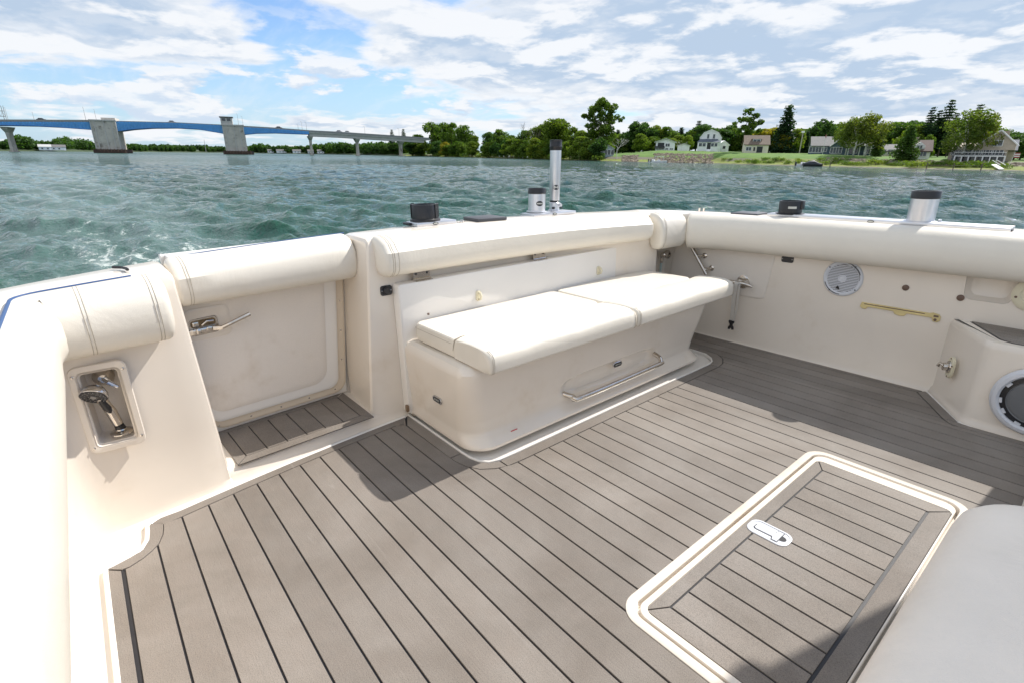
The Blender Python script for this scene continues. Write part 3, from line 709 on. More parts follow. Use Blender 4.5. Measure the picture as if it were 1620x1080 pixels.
g = G(); g.lathe([(.004,0),(.004,.004),(.002,.006)], frame((.3368,.975,.372),(0,1,0),(0,0,1)), 8); g.obj('screw', BROWN, panel)
# black socket on the door pillar
def socket(m, parent, w=.021, h=.017, name='power_socket', knob=True):
    g = G(); g.prism(rrect(-w,w,-h,h,.008,5), 0, .003, bev=.001, m=m)
    if knob: g.lathe([(.0125,.002),(.0125,.009),(.0105,.011),(.0,.011)], m, 20)
    o = g.obj(name, BLK, parent)
    g = G()
    for s in (-1,1): g.lathe([(.0022,0),(.0022,.004),(.001,.0045)], m@Matrix.Translation((s*(w-.005),0,0)), 8)
    g.obj('screw', CHROME, parent); return o
socket(frame((.2975,.843,.472),(.05,1,0),(0,0,1)), boat)

# ---- bench cushions: loose, they rest on the box
def cushion(y0, y1, yr1, label, tear):
    t = thing('seat_cushion', label, 'cushion', (.55,(y0+y1)/2,.292), 'cushions on the fold-down bench')
    # rear pad
    def pad(ya, yb, xa, xb, za, zb, crown, r, name, mt=VINYL, ry=None, droop=0):
        g = G(); nx, ny = 18, 30; rows = []
        # a pillow: superellipse in plan with rounded rims
        ring_lv = [(-1,.55),(-.92,.86),(-.6,.985),(0,1.0),(.6,.985),(.88,.93),(1.0,.80)]
        top = []
        for lv, k in ring_lv[1:]:
            ins = r*(1-k)*3.0; z = (za+zb)/2+(zb-za)/2*lv
            rows.append([Vector((x, y, z)) for x, y in rrect(xa+ins, xb-ins, ya+ins, yb-ins, max(.006,.028-ins*.3), 6)])
        # domed top: shrink rings to the middle with slight crown
        for k in (.97,.9,.75,.5,.25):
            cx, cy = (xa+xb)/2, (ya+yb)/2; ins = r*.6
            rows.append([Vector((cx+(x-cx)*k, cy+(y-cy)*k, zb+crown*(1-k**3))) for x, y in rrect(xa+ins, xb-ins, ya+ins, yb-ins, .02, 6)])
        bot = [Vector((x, y, za)) for x, y in rrect(xa+r, xb-r, ya+r, yb-r, .01, 6)]
        g.grid([bot]+rows, closed=True, cap=True); return g.obj(name, mt, t)
    pad(y0, yr1, .350, .612, .296, .3585, .003, .010, 'seat_pad')
    # rolled front: section in xz swept along y
    sec = [(.598,.296),(.600,.340),(.605,.354),(.618,.3605),(.650,.3640),(.690,.3665),(.732,.3660),(.762,.3625),(.780,.355),(.7885,.342),(.7900,.322),(.7885,.303),(.783,.2965),(.770,.2942),(.745,.294),(.72,.294),(.69,.295),(.64,.295)]
    cx = sum(a for a, _ in sec)/len(sec); cz = sum(b for _, b in sec)/len(sec); rows = []
    L = [(y0,.90),(y0+.0025,.955),(y0+.007,.985),(y0+.014,1.0)] + [(y0+.014+(y1-y0-.028)*i/16,1) for i in range(1,16)] + [(y1-.014,1.0),(y1-.007,.985),(y1-.0025,.955),(y1,.90)]
    for y, k in L:
        w = .0015*math.sin(y*23)+.001*math.sin(y*51+1)
        rows.append([Vector((cx+(a-cx)*(.3*k+.7 if a < .65 else k), y, cz+(b-cz)*k + (w if b > .34 else 0))) for a, b in sec])
    g = G(); g.grid(rows, closed=True, cap=True); g.obj('front_roll', VINYL, t)
    g = G()
    for yy in (y0+.008, y0+.014, y1-.008, y1-.014):
        g.tube([Vector((a+(.0006 if a > .7 else 0), yy, b+(.0008 if b > .33 else 0))) for a, b in sec[7:14]], .0006, 5)
    g.tube([Vector((a, b, .3425)) for a, b in rrect(.3502, .6, y0-.0003, yr1+.0003, .02, 4)][8:20], .0006, 5)
    g.obj('stitching', STITCH, t)
    if tear:
        g = G(); g.tube([(.596,y0-.001,.322),(.601,y0-.001,.340),(.603,y0+.003,.357),(.611,y0+.020,.3655),(.616,y0+.035,.3685)], [.0008,.0014,.0022,.0016,.0005], 6); g.obj('split_seam', STITCH, t)
    return t
cushion(.906, 1.578, 1.576, 'cream vinyl bench cushion nearer the transom door, with a split seam at its end', True)
cushion(1.583, 2.262, 2.205, 'cream vinyl bench cushion farther from the transom door, overhanging the box end', False)

# ---- hand shower in its recess (transom corner)
shb = SHB     # local x across, y up, z toward the cockpit
def sh_ring(levels, name, mt, par):
    g = G(); g.grid([[shb@Vector((x,y,z)) for x, y in rrect(-w,w,-h,h,r,6)] for (w,h,r,z) in levels], closed=True); return g.obj(name, mt, par)
sp_ = sh_ring([(.056,.112,.018,-.004),(.056,.112,.018,.0055),(.0545,.1105,.017,.0075),(.044,.099,.012,.0080),(.041,.096,.010,.0060),(.036,.091,.008,-.0005),(.0355,.0905,.008,-.0006)], 'shower_box', GEL, boat)
sp_['label'] = 'moulded recess holding the hand shower'
g = G(); g.grid([[shb@Vector((x,y+dy,z)) for x, y in rrect(-w,w,-h,h,r,5)] for (w,h,r,z,dy) in ((.0405,.0955,.010,.0078,0),(.038,.092,.010,-.0,0),(.034,.088,.010,-.05,.0),(.032,.086,.010,-.058,0))], closed=True, cap=False)
g.add([shb@Vector(p) for p in ((-.036,-.09,-.0575),(.036,-.09,-.0575),(.036,.09,-.0575),(-.036,.09,-.0575))], [(0,1,2,3)])
rec = g.obj('recess_liner', GELS, boat)
g = G()
for (x, y) in ((-.048,.090),(.048,.090),(.048,-.090),(-.048,-.095)): g.lathe([(.0033,0),(.0033,.001),(.0015,.0018)], shb@Matrix.Translation((x,y,.0080)), 9)
g.obj('screw', STEEL, sp_)
hs = thing('hand_shower', 'chrome and black hand shower standing in the recess of the transom corner', 'shower head', tuple(shb@Vector((.008,-.078,-.020))))
g = G(); mm = shb@Matrix.Translation((.010,-.080,-.016))@Matrix.Rotation(R(-90),4,'X'); g.lathe([(.024,0),(.024,.003),(.019,.007),(.013,.009),(.012,.012)], mm, 28); g.obj('base_ring', STEEL, hs)
a0, a1, a2 = shb@Vector((.010,-.070,-.016)), shb@Vector((.002,-.015,-.006)), shb@Vector((-.012,.036,.006))
g = G(); g.tube([a0, a0+(a1-a0)*.22], [.0115,.0100], 20); g.tube([a0+(a1-a0)*.22, a0+(a1-a0)*.30], .0085, 16); g.obj('collar', BLK, hs)
g = G(); g.tube([a0+(a1-a0)*.30, a1, a1+(a2-a1)*.6, a2], [.0105,.0115,.0105,.009], 20); g.obj('grip', STEEL, hs)
g = G(); q = shb.to_3x3()@Vector((0,0,1)); g.tube([a1+q*.006-(a1-a0)*.05, a1+(a2-a1)*.25+q*.006, a1+(a2-a1)*.75+q*.004], [.005,.0085,.0075], 12); g.obj('grip_pad', BLK, hs)
hm = Matrix.Translation(shb@Vector((-.018,.040,.014)))@shb.to_3x3().to_4x4()@Matrix.Rotation(R(38),4,'X')@Matrix.Rotation(R(-16),4,'Y')
g = G(); g.lathe([(.006,-.024),(.018,-.019),(.026,-.009),(.0285,0),(.0285,.004),(.027,.005)], hm, 30, cap1=False); g.obj('head_shell', CHROME, hs)
g = G(); g.lathe([(.0272,.0046),(.0255,.006),(.012,.0065),(.011,.0055),(0,.0055)], hm, 30); 
g.obj('spray_face', BLK, hs)
g = G()
for ra, n in ((.0085,7),(.0165,12),(.0225,18)):
    for i in range(n): a = 2*math.pi*i/n; g.lathe([(.0012,.006),(.0010,.0078)], hm@Matrix.Translation((ra*math.cos(a),ra*math.sin(a),0)), 5)
g.lathe([(.0065,.0055),(.006,.0075),(.003,.008)], hm, 14)
g.obj('nozzle', mat('grey_nozzle',(.25,.24,.23),.5), hs, kind='stuff')
g = G(); tm = shb@Matrix.Translation((.004,.066,-.045)); g.lathe([(.022,0),(.022,.012),(.017,.022),(.010,.030)], tm, 24); tap = g.obj('shower_tap', STEEL, boat)
g = G(); g.tube([shb@Vector(p) for p in ((.004,.066,-.015),(.014,.060,.002),(.030,.046,.008))], [.004,.0045,.0042], 8); g.tube([shb@Vector(p) for p in ((.010,.070,-.010),(.026,.050,.002))], [.0035,.003], 8); g.obj('tap_lever', CHROME, tap)
# drain fitting low in the corner
g = G(); m = frame((.62,-.0895,.13),(-1,0,0),(0,0,1)); g.lathe([(.022,0),(.022,.004),(.015,.006),(.012,.002),(0,.002)], m, 24); g.obj('drain_fitting', CREAMP, boat)

# ---- far side wall: recess panel, faucet, gaff holder, cleat, socket, speaker, bracket
WY = 2.5045
def wallm(x, z): return frame((x, WY, z), (1,0,0), (0,0,1))     # z axis faces the cockpit (-y)
g = G(); rows = []
for (i, n) in ((0,-.001),(0,.0015),(.004,.0040),(.010,.0042)):
    rows.append([Vector((x,WY-n,z)) for x, z in [(a + (b-.34)*.12, b) for a, b in rrect(.30+i,.825-i,.238+i,.462-i,.018,5)]])
g.grid(rows, closed=True, cap=True); g.obj('moulded_pad', GELS, boat, label='slightly raised rectangle on the far wall')
# rod gaff tube
g = G(); g.tube([(.405,2.462,.500),(.425,2.464,.465),(.531,2.466,.322)], .0085, 12); gt = g.obj('gaff_tube', STEEL, boat)
g = G()
for (x, z) in ((.472,.402),(.517,.345)):
    g.tube([(x,2.466,z),(x+.012,2.482,z+.004),(x+.020,2.5005,z+.006)], [.009,.007,.007], 10); g.lathe([(.0135,0),(.0135,.004),(.008,.007)], frame((x+.020,2.5003,z+.006),(1,0,0),(0,0,1)), 16)
g.obj('tube_bracket', STEEL, gt)
# raw water faucet in the corner pocket
fm = frame((.272,2.5035,.388),(1,0,0),(0,0,1))
g = G(); g.lathe([(.022,0),(.022,.006),(.012,.010),(.011,.030),(.014,.033),(.014,.052)], fm, 20); g.tube([fm@Vector((0,0,.040)), fm@Vector((-.004,-.018,.046)), fm@Vector((-.004,-.040,.048))], [.011,.010,.008], 14)
g.lathe([(.016,0),(.013,.012),(.006,.016)], fm@Matrix.Translation((.020,.008,.055))@Matrix.Rotation(R(60),4,'Y'), 12); fa = g.obj('faucet', STEEL, boat)
g = G(); g.tube([fm@Vector((.0,.0,.045)), fm@Vector((.030,.016,.060)), fm@Vector((.040,.018,.062))], [.006,.009,.010], 12); g.obj('faucet_handle', STEEL, fa)
g = G(); g.tube([fm@Vector((-.004,-.040,.048)), fm@Vector((-.004,-.10,.050)), fm@Vector((-.01,-.2,.05))], .006, 10); g.obj('faucet_hose', mat('hose_clear',(.45,.55,.52),.3), fa)
# cleat with a hanging strap
cm = wallm(.705,.306)
g = G(); g.tube([cm@Vector(p) for p in ((-.062,.004,.030),(-.045,0,.034),(-.02,-.002,.033),(.02,-.002,.033),(.045,-.004,.034),(.062,-.010,.030))], [.004,.0085,.010,.010,.0085,.004], 12)
for s in (-1,1): g.tube([cm@Vector((s*.022,0,.0)), cm@Vector((s*.020,-.001,.032))], [.013,.008], 12)
g.lathe([(.034,0),(.034,.003),(.028,.006)], cm, 24); g.obj('wall_cleat', STEEL, boat)
st = thing('hanging_strap', 'pale webbing strap with black buckle hanging from the wall cleat', 'strap', (.69,2.46,.08))
g = G(); rows = []
for (x, y, z) in ((.700,2.468,.306),(.698,2.462,.312),(.694,2.456,.300),(.688,2.463,.24),(.687,2.470,.17),(.685,2.474,.115)):
    rows.append([Vector((x-.010,y,z)), Vector((x+.010,y+.001,z)), Vector((x+.010,y+.0035,z)), Vector((x-.010,y+.0025,z))])
g.grid(rows, closed=True, cap=True); g.obj('webbing', WEB, st, smooth=False)
g = G(); rows = []
for (x, y, z) in ((.716,2.468,.300),(.712,2.456,.308),(.709,2.460,.26),(.706,2.468,.17),(.692,2.474,.112)):
    rows.append([Vector((x-.004,y,z)), Vector((x+.004,y+.001,z)), Vector((x+.004,y+.0035,z)), Vector((x-.004,y+.0025,z))])
g.grid(rows, closed=True, cap=True); g.obj('webbing', WEB, st, smooth=False)
bm_ = frame((.686,2.474,.092),(1,0,0),(0,0,1))
g = G(); g.prism([(-.013,.022),(-.013,.012),(-.007,.004),(-.007,-.004),(-.013,-.010),(-.014,-.022),(-.006,-.024),(-.003,-.016),(.003,-.016),(.006,-.024),(.014,-.022),(.013,-.010),(.007,-.004),(.007,.004),(.013,.012),(.013,.022)], -.004, .004, bev=.001, m=bm_); g.obj('buckle', BLK, st)
socket(wallm(.893,.440), boat, .026, .015, 'wall_socket', False)
# speaker
sm = wallm(1.126,.389)@Matrix.Scale(.89,4)
g = G(); g.lathe([(.084,-.001),(.084,.004),(.080,.009),(.072,.010),(.0655,.006)], sm, 48, cap1=False); spk = g.obj('wall_speaker', GREYP, boat, label='round white marine speaker with slatted grille on the far wall')
g = G(); g.lathe([(.073,.0102),(.0712,.0106)], sm, 30, cap0=False, cap1=False, arc=R(65)); 
for a in (20, 200): g.lathe([(.0765,.0105),(.0740,.0112),(.0735,.0100)], sm@Matrix.Rotation(R(a),4,'Z'), 20, cap0=False, cap1=False, arc=R(70))
for i in range(4):
    a = R(45+90*i+8); g.lathe([(.0035,.0085),(.0035,.0100)], sm@Matrix.Translation((.0760*math.cos(a),.0760*math.sin(a),0)), 8)
g.obj('speaker_screw', BLK, spk)
g = G(); g.lathe([(.0665,.002),(0,.002)], sm, 32); g.obj('speaker_cone', BLK, spk)
for i in range(17):
    y = -.060+.0075*i; h = math.sqrt(max(0,.0655**2-y*y))
    g = G(); g.box(-h,h,y-.0024,y+.0024,.0035,.0085,m=sm); g.obj('grille_slat', GREYP, spk, smooth=False)
g = G(); g.lathe([(.0185,.008),(.0185,.0105),(.016,.0115),(.0125,.0105),(.011,.0085),(.0,.0095)], sm, 24); g.obj('speaker_centre', GREYP, spk)
g = G(); g.prism([(-.022,-.050),(-.004,-.053),(-.008,-.040),(-.014,-.036)], .0088, .0105, m=sm); g.obj('speaker_logo', BLK, spk, smooth=False)
g = G()
for (x, z) in ((1.346,.386),(1.515,.377)): g.lathe([(.0115,0),(.0115,.003),(.008,.005),(0,.005)], wallm(x,z), 16)
g.obj('rubber_plug', BROWN, boat)
# yellowed rod rack base
ym = wallm(1.340,.292)
g = G(); prof = [(-.130,.004),(-.128,.012),(.100,.012),(.108,.016),(.128,.012),(.134,.004),(.134,-.012),(.126,-.018),(.112,-.016),(.108,-.004),(.030,-.004),(.022,-.016),(.006,-.018),(-.010,-.014),(-.016,-.004),(-.104,-.004),(-.110,-.014),(-.124,-.014),(-.132,-.006)]
g.prism(prof, 0, .006, bev=.0018, m=ym); yb = g.obj('yellowed_bracket', YEL, boat)
g = G(); g.box(-.118,.085,.0055,.0085,.0060,.0068,m=ym); g.box(.113,.128,.001,.008,.0060,.0068,m=ym); g.lathe([(.005,.006),(.005,.0075),(.003,.008)], ym@Matrix.Translation((.120,-.009,0)), 12); g.obj('bracket_slot', BROWN, yb, smooth=False)
# moulded pocket under the bolster
pm = wallm(1.585,.425)
g = G(); 0 and g.grid([[pm@Vector((x,y,z)) for x, y in [(a*(1+.12*(b+.045)/.09), b) for a, b in rrect(-w,w,-h,.05,.02,5)]] for (w,h,z) in ((.066,.052,.0008),(.062,.048,.0022),(.056,.043,.0020),(.050,.036,.0006))], closed=True, cap=True)
g = G(); om = wallm(1.700,.420); g.lathe([(.056,0),(.056,.005),(.050,.008),(.034,.009),(.030,.006),(0,.006)], om, 36); op = g.obj('access_port', CREAMP, boat, label='round yellowed access port at the frame edge')
g = G(); g.lathe([(.004,.008),(.004,.0095)], om@Matrix.Translation((-.042,-.012,0)), 8); g.obj('screw', BROWN, op)

# ---- raised side box forward on the far side, with planked top, latch plate and large speaker
jog = [(1.4885,2.52),(1.4885,2.5035),(1.6315,2.2775),(1.664,2.2695),(3.4,2.2695),(3.4,2.52)]
g = G(); rows = []
top = [(1.500,2.52),(1.505,2.503),(1.640,2.290),(1.672,2.280),(3.4,2.280),(3.4,2.52)]
def ringj(a, z): return [Vector((p[0],p[1],z)) for p in a]
fil = lambda P, n: [(p.x,p.y) for p in fillet(P, .05, 5)]
J0 = [jog[0]]+[(p.x,p.y) for p in fillet(jog[1:5], .035, 5)]+[jog[5]]; J1 = [top[0]]+[(p.x,p.y) for p in fillet(top[1:5], .035, 5)]+[top[5]]
ins = lambda P, d: [P[0]]+[(x+d*.6,y+d) for x, y in P[1:-1]]+[P[-1]]
out_ = lambda P, d: [P[0]]+[(x-d*.6,y-d) for x, y in P[1:-1]]+[P[-1]]
g.grid([ringj(out_(J0,.0),-.010), ringj(J0,.0035), ringj(ins(J0,.005),.012), ringj(ins(J1,-.002),.03), ringj(J1,.27), ringj(ins(J1,.002),.285), ringj(ins(J1,.008),.294), ringj(ins(J1,.018),.297)], closed=True, cap=True)
sb = g.obj('side_box', GEL, boat, label='raised moulded box with planked step against the far wall')
g = G(); g.prism([(1.560,2.498),(1.668,2.322),(1.700,2.306),(3.3,2.306),(3.3,2.498)], .2972, .2984); g.obj('caulking', CAULK, sb, smooth=False)
def jp(poly): return plank(poly, sb, .3010, .2982)
jx = lambda y: 1.560 + (2.498-y)*(.108/.176)
for (a, b) in ((2.474,2.4965),(2.434,2.4725),(2.394,2.4325),(2.354,2.3925),(2.334,2.3525)):
    jp([(jx(b)+.004,b),(jx(a)+.004,a),(3.29,a),(3.29,b)])
jp([(jx(2.3325)+.004,2.3325),(1.672,2.3225),(1.702,2.3075),(3.29,2.3075),(3.29,2.3325)])
# oval plate with lock on the slanted face
jn = Vector((-.84,-.54,0)).normalized(); jt = Vector((.54,-.84,0)).normalized()
lm = frame((1.572,2.384,.150), jt, (0,0,1))
lm = frame(Vector((1.5595,2.392,.150)), jt, (0,0,1))
if (lm.to_3x3()@Vector((0,0,1))).dot(jn) < 0: lm = frame(Vector((1.5595,2.392,.150)), -jt, (0,0,1))
lm = Matrix.Translation(jn*.0035)@lm
g = G(); g.prism([(.020*math.cos(a)*(1+.25*abs(math.sin(a))), .040*math.sin(a)) for a in [2*math.pi*i/28 for i in range(28)]], -.004, .005, bev=.002, m=lm); lk = g.obj('lock_plate', CREAMP, boat)
g = G(); g.lathe([(.020,.004),(.019,.010),(.013,.012),(.012,.024),(.009,.026)], lm@Matrix.Translation((0,.002,0))@Matrix.Diagonal((.8,1.15,1,1)), 24); g.tube([lm@Vector((0,.004,.020)), lm@Vector((-.010,.010,.030)), lm@Vector((-.012,-.002,.034))], .006, 10); g.obj('lock_knob', STEEL, lk)
g = G()
for (x, y) in ((0,.034),(0,-.034),(.018,.010),(-.017,-.012)): g.lathe([(.003,.004),(.003,.006)], lm@Matrix.Translation((x,y,0)), 8)
g.obj('screw', BROWN, lk)
bm2 = frame((1.800,2.2735,.135),(1,0,.0),(0,-.03,1))
g = G(); g.lathe([(.112,-.002),(.112,.010),(.104,.020),(.094,.022),(.088,.014),(.088,.004)], bm2, 56, cap1=False); bs = g.obj('large_speaker', GREYP, boat, label='large round speaker with grey ring at the frame edge')
g = G(); g.lathe([(.090,.004),(.082,.006),(.073,.010),(.070,.008),(.060,.012),(.02,.004),(0,.006)], bm2, 48, cap0=False); g.mi = []; 
o = g.obj('speaker_cone', SPKR, bs)
g = G(); g.lathe([(.0885,.0075),(.0725,.0115)], bm2, 48, cap0=False, cap1=False); g.obj('speaker_surround', BLK, bs)
g = G(); 
for a in (100,150,190,215,250): g.box(.080,.0875,-.008,.008,.009,.015,m=bm2@Matrix.Rotation(R(a),4,'Z'))
g.obj('grille_clip', GREYP, bs, smooth=False)

# ---- seat module at the lower right: moulded base and thick cushion
g = G(); rows = [[Vector((x,y,z)) for x, y in rrect(1.822-o,2.6,.0,1.022+o,.07,6)] for (o,z) in ((.010,.0),(.008,.004),(0,.015),(0,.29),(.004,.30))]
g.grid(rows, closed=True, cap=True); g.obj('seat_base', GELW, boat)
sc_ = thing('seat_cushion', 'large pale grey-cream cushion with rounded corner, cut by the lower right frame', 'cushion', (2.2,.5,.31))
lv = [(.010,.300,.07),(.001,.308,.075),(-.003,.320,.08),(-.003,.372,.08),(.003,.396,.085),(.013,.412,.09),(.030,.425,.09),(.055,.432,.08),(.10,.4365,.07),(.18,.440,.05),(.26,.442,.03)]
g = G(); rows = [[Vector((x,y,z)) for x, y in rrect(1.815+i,2.62-i,-.02+i,1.035-i,r,10)] for (i,z,r) in lv]
g.grid(rows, closed=True, cap=True); g.obj('cushion_cover', VINYLG, sc_)
# edge of the helm bulkhead just past the seat, at the frame edge
g = G(); g.box(1.853,3.2,1.80,2.262,.002,.06,r=.006); g.obj('helm_sill', GELW, boat)
g = G(); g.box(1.862,3.19,1.815,2.255,.0605,.066); g.obj('sill_mat', mat('sill_brown',(.10,.075,.06),.6), boat, smooth=False)

# ---- unseen half-top and side wing, added forward of the frame to shade the deck
g = G(); g.box(1.845,3.2,1.60,2.62,1.83,1.90,r=.02); g.obj('shade_half_top', GELW, boat)
g = G(); g.prism([(1.872,.60),(1.925,1.38),(1.86,1.83),(3.2,1.83),(3.2,.60)], -.02, .02, m=Matrix(((1,0,0,0),(0,0,1,2.53),(0,1,0,0),(0,0,0,1)))); g.obj('shade_wing', GELW, boat)

# ---- fittings along the gunwale tops
def track(p0, p1, wd, name, badge_at=None):
    a, b = Vector(p0), Vector(p1); L = (b-a).length; m = frame(a, b-a, (-(b-a).y, (b-a).x, 0)); 
    if m.to_3x3()[2][2] < 0: m = frame(a, b-a, ((b-a).y, -(b-a).x, 0))
    return m, L
def plate(x, y, ang, l, w, h, par=None):
    m = Matrix.Translation((x, y, ZT(min(y,2.62))+.0005))@Matrix.Rotation(ang, 4, 'Z'); return m
def oval(m, par, w=.012, h=.0055):
    g = G(); g.prism([(w*math.cos(a), h*math.sin(a)) for a in [2*math.pi*i/20 for i in range(20)]], 0, .0012, bev=.0003, m=m); g.obj('oval_badge', BLK, par)
    g = G(); g.prism([(w*.8*math.cos(a), h*.6*math.sin(a)) for a in [2*math.pi*i/20 for i in range(20)]], .0012, .0016, m=m); g.obj('badge_print', BADGE, par, smooth=False)
# 1: black swivel base nearest the door
def fitting_base(t, m, l=.10, w=.055, h=.012):
    g = G(); g.box(-l/2,l/2,-w/2,w/2,0,h,m,.002); g.box(-l/2-.002,l/2+.002,-w/2-.003,-w/2+.004,.001,h+.001,m,.001); return g.obj('mounting_plate', ALU, t)
def face_m(m, x, y, z): return m@Matrix.Translation((x,y,z))@Matrix(((1,0,0,0),(0,0,-1,0),(0,1,0,0),(0,0,0,1)))
RY = lambda a: Matrix.Rotation(R(a), 4, 'Z')
def pl_mat(x, y, a=0): return Matrix.Translation((x, y, ZT(min(y, 2.62))+.0005))@RY(a)
def turned(t, m, prof, name, mt, n=28, **k):
    g = G(); g.lathe(prof, m, n, **k); return g.obj(name, mt, t)
def holder(label, x, y, a, base, group='rod holders and mounts clamped along the gunwale tops'):
    return thing('rod_holder', label, 'rod holder', (x, y, ZT(min(y,2.62))), group)
# a: black low swivel base on an aluminium plate
t = thing('swivel_mount', 'short black swivel cup on a silver plate, beside the transom door', 'mount', (.11,1.14,.65), 'rod holders and mounts clamped along the gunwale tops')
m = pl_mat(.118, 1.145, -2)
g = G(); g.box(-.045,.045,-.085,.085,0,.014,m,.002); mp = g.obj('mounting_plate', ALU, t)
oval(m@Matrix.Translation((.0455,-.008,.007))@Matrix(((0,0,1,0),(1,0,0,0),(0,1,0,0),(0,0,0,1))), t)
g = G(); g.box(-.052,-.0,-.098,-.075,.002,.012,m,.003); g.obj('plate_clamp', BLK, t)
m2 = m@Matrix.Translation((-.012,-.020,.014))
turned(t, m2, [(.058,0),(.058,.006),(.052,.010),(.052,.058),(.050,.062),(.044,.062),(.042,.050),(.040,.02),(0,.02)], 'swivel_cup', BLK, 36, cap1=False)
g = G(); g.lathe([(.0525,.012),(.0542,.014),(.0542,.063),(.0515,.065)], m2@RY(20), 10, cap0=False, cap1=False, arc=R(70)); g.lathe([(.0525,.012),(.0542,.014),(.0542,.063),(.0515,.065)], m2@RY(200), 10, cap0=False, cap1=False, arc=R(60)); g.obj('cup_ear', BLK, t)
# snap studs
for i, yy in enumerate((1.262, 1.292)):
    g = G(); g.lathe([(.013,0),(.013,.002),(.008,.003),(.007,.006),(0,.006)], pl_mat(.155-.03*i, yy-.01), 18); g.obj('snap_stud', STEEL, boat)
# b: dark square cover plate
t = thing('gunwale_pad', 'dark grey square pad on the transom top between black cup and silver tubes', 'pad', (.15,1.375,.652), 'dark square pads on the gunwale')
g = G(); g.box(-.066,.066,-.066,.066,0,.013,pl_mat(.150,1.378,38-45),.003); g.obj('pad_plate', DGREY, t)
t = thing('gunwale_pad', 'dark grey square pad on the far gunwale, nearest the corner', 'pad', (.64,2.61,.61), 'dark square pads on the gunwale')
g = G(); g.box(-.066,.066,-.055,.055,0,.013,pl_mat(.640,2.605,2),.003); g.obj('pad_plate', DGREY, t)
# c: double plate with short tube and tall tube
t = thing('mounting_track', 'silver track on the transom top carrying the short and the tall tube', 'track', (.155,1.745,.647))
m = pl_mat(.140, 1.745, -4)
g = G(); g.box(-.045,.050,-.118,.122,0,.012,m,.0015); g.box(-.048,.053,-.122,-.119,.0,.010,m); g.obj('track_rail', ALU, t)
oval(m@Matrix.Translation((.0505,-.005,.006))@Matrix(((0,0,1,0),(1,0,0,0),(0,1,0,0),(0,0,0,1))), t)
t = thing('rod_holder', 'short fat silver tube with black collar on the transom top, left of the tall tube', 'rod holder', (.12,1.70,.66), 'rod holders and mounts clamped along the gunwale tops')
m2 = pl_mat(.118, 1.692)@Matrix.Translation((0,0,.0125))@Matrix.Rotation(R(-2),4,'X')
turned(t, m2, [(.046,0),(.046,.004),(.038,.006),(.038,.080),(.036,.080)], 'tube', ALU, 36)
turned(t, m2, [(.0385,.078),(.0405,.080),(.0405,.094),(.0395,.096),(.0400,.100),(.0385,.103),(.034,.103),(.033,.09),(0,.06)], 'collar', BLK, 36)
def wrapbadge(t, m, r, z, a, w=.016, h=.011):
    g = G(); n = 24; pts = []
    for i in range(n):
        q = 2*math.pi*i/n; b = a + w*math.cos(q)/r; pts.append(m@Vector(((r+.0008)*math.cos(b),(r+.0008)*math.sin(b), z+h*math.sin(q))))
    c = m@Vector(((r+.0012)*math.cos(a),(r+.0012)*math.sin(a),z)); g.add([c]+pts, [(0,i+1,(i+1)%n+1) for i in range(n)]); g.obj('oval_badge', BLK, t)
    g = G(); pts = []
    for k in range(2):
        for i in range(9):
            b = a + (-.8+.2*i)*w/r; pts.append(m@Vector(((r+.0019)*math.cos(b),(r+.0019)*math.sin(b), z+(.0028 if k else -.0028))))
    g.add(pts, [(i,i+1,i+10,i+9) for i in range(8)]); g.obj('badge_print', BADGE, t, smooth=False)
camdir = lambda x, y: math.atan2(CAM_B.y-y, CAM_B.x-x)
wrapbadge(t, m2, .038, .038, camdir(.118,1.69)+.35)
t = thing('rod_holder', 'tall upright silver tube with black collar standing on the transom top', 'rod holder', (.12,1.81,.66), 'rod holders and mounts clamped along the gunwale tops')
m2 = pl_mat(.112, 1.808)@Matrix.Translation((0,0,.0125))@Matrix.Rotation(R(-1.5),4,'X')
turned(t, m2, [(.030,0),(.030,.003),(.0235,.005),(.0235,.036),(.0215,.038)], 'socket_base', ALU, 30)
turned(t, m2, [(.0210,.037),(.0210,.046),(.018,.047)], 'gasket', BLKR, 24)
turned(t, m2, [(.0225,.046),(.0232,.050),(.0255,.262),(.024,.263)], 'tube', ALU, 36)
turned(t, m2, [(.0262,.262),(.0270,.264),(.0270,.276),(.0282,.278),(.0270,.281),(.0268,.300),(.0282,.302),(.0282,.305),(.0245,.306),(.0235,.28),(0,.2)], 'collar', BLK, 36)
wrapbadge(t, m2, .0232, .104, camdir(.112,1.808)+.25, .014, .011)
g = G(); g.tube([m2@Vector(p) for p in ((.018,-.016,.014),(.030,-.034,.014))], .004, 8); g.lathe([(.006,-.004),(.008,0),(.006,.006)], m2@Matrix.Translation((.032,-.037,.014)), 10); g.obj('clamp_knob', BLK, t)
g = G(); g.lathe([(.010,0),(.011,.004),(.009,.008)], m2@Matrix.Translation((.006,.030,.024))@Matrix.Rotation(R(80),4,'X'), 14); g.lathe([(.007,0),(.007,.010)], m2@Matrix.Translation((.022,.012,.026))@Matrix.Rotation(R(90),4,'Y'), 12); g.obj('lock_knob', ALU, t)
g = G(); g.tube([m2@Vector(p) for p in ((.01,.024,.014),(.012,.040,.012))], .004, 8); g.obj('clamp_lever', BLK, t)
# d: flush pop-up cleat near the far corner
t = thing('popup_cleat', 'flush steel pop-up cleat with small posts in the far corner of the gunwale', 'cleat', (.40,2.56,.61))
g = G(); g.prism(rrect(-.085,.085,-.018,.018,.017,6), 0, .003, bev=.001, m=pl_mat(.42,2.575,25)); g.obj('cleat_plate', STEEL, t)
g = G()
for s in (-.012,.010): g.lathe([(.006,0),(.006,.020),(.003,.022)], pl_mat(.405+s*.6,2.575+s*.8), 12)
g.obj('cleat_post', STEEL, t)
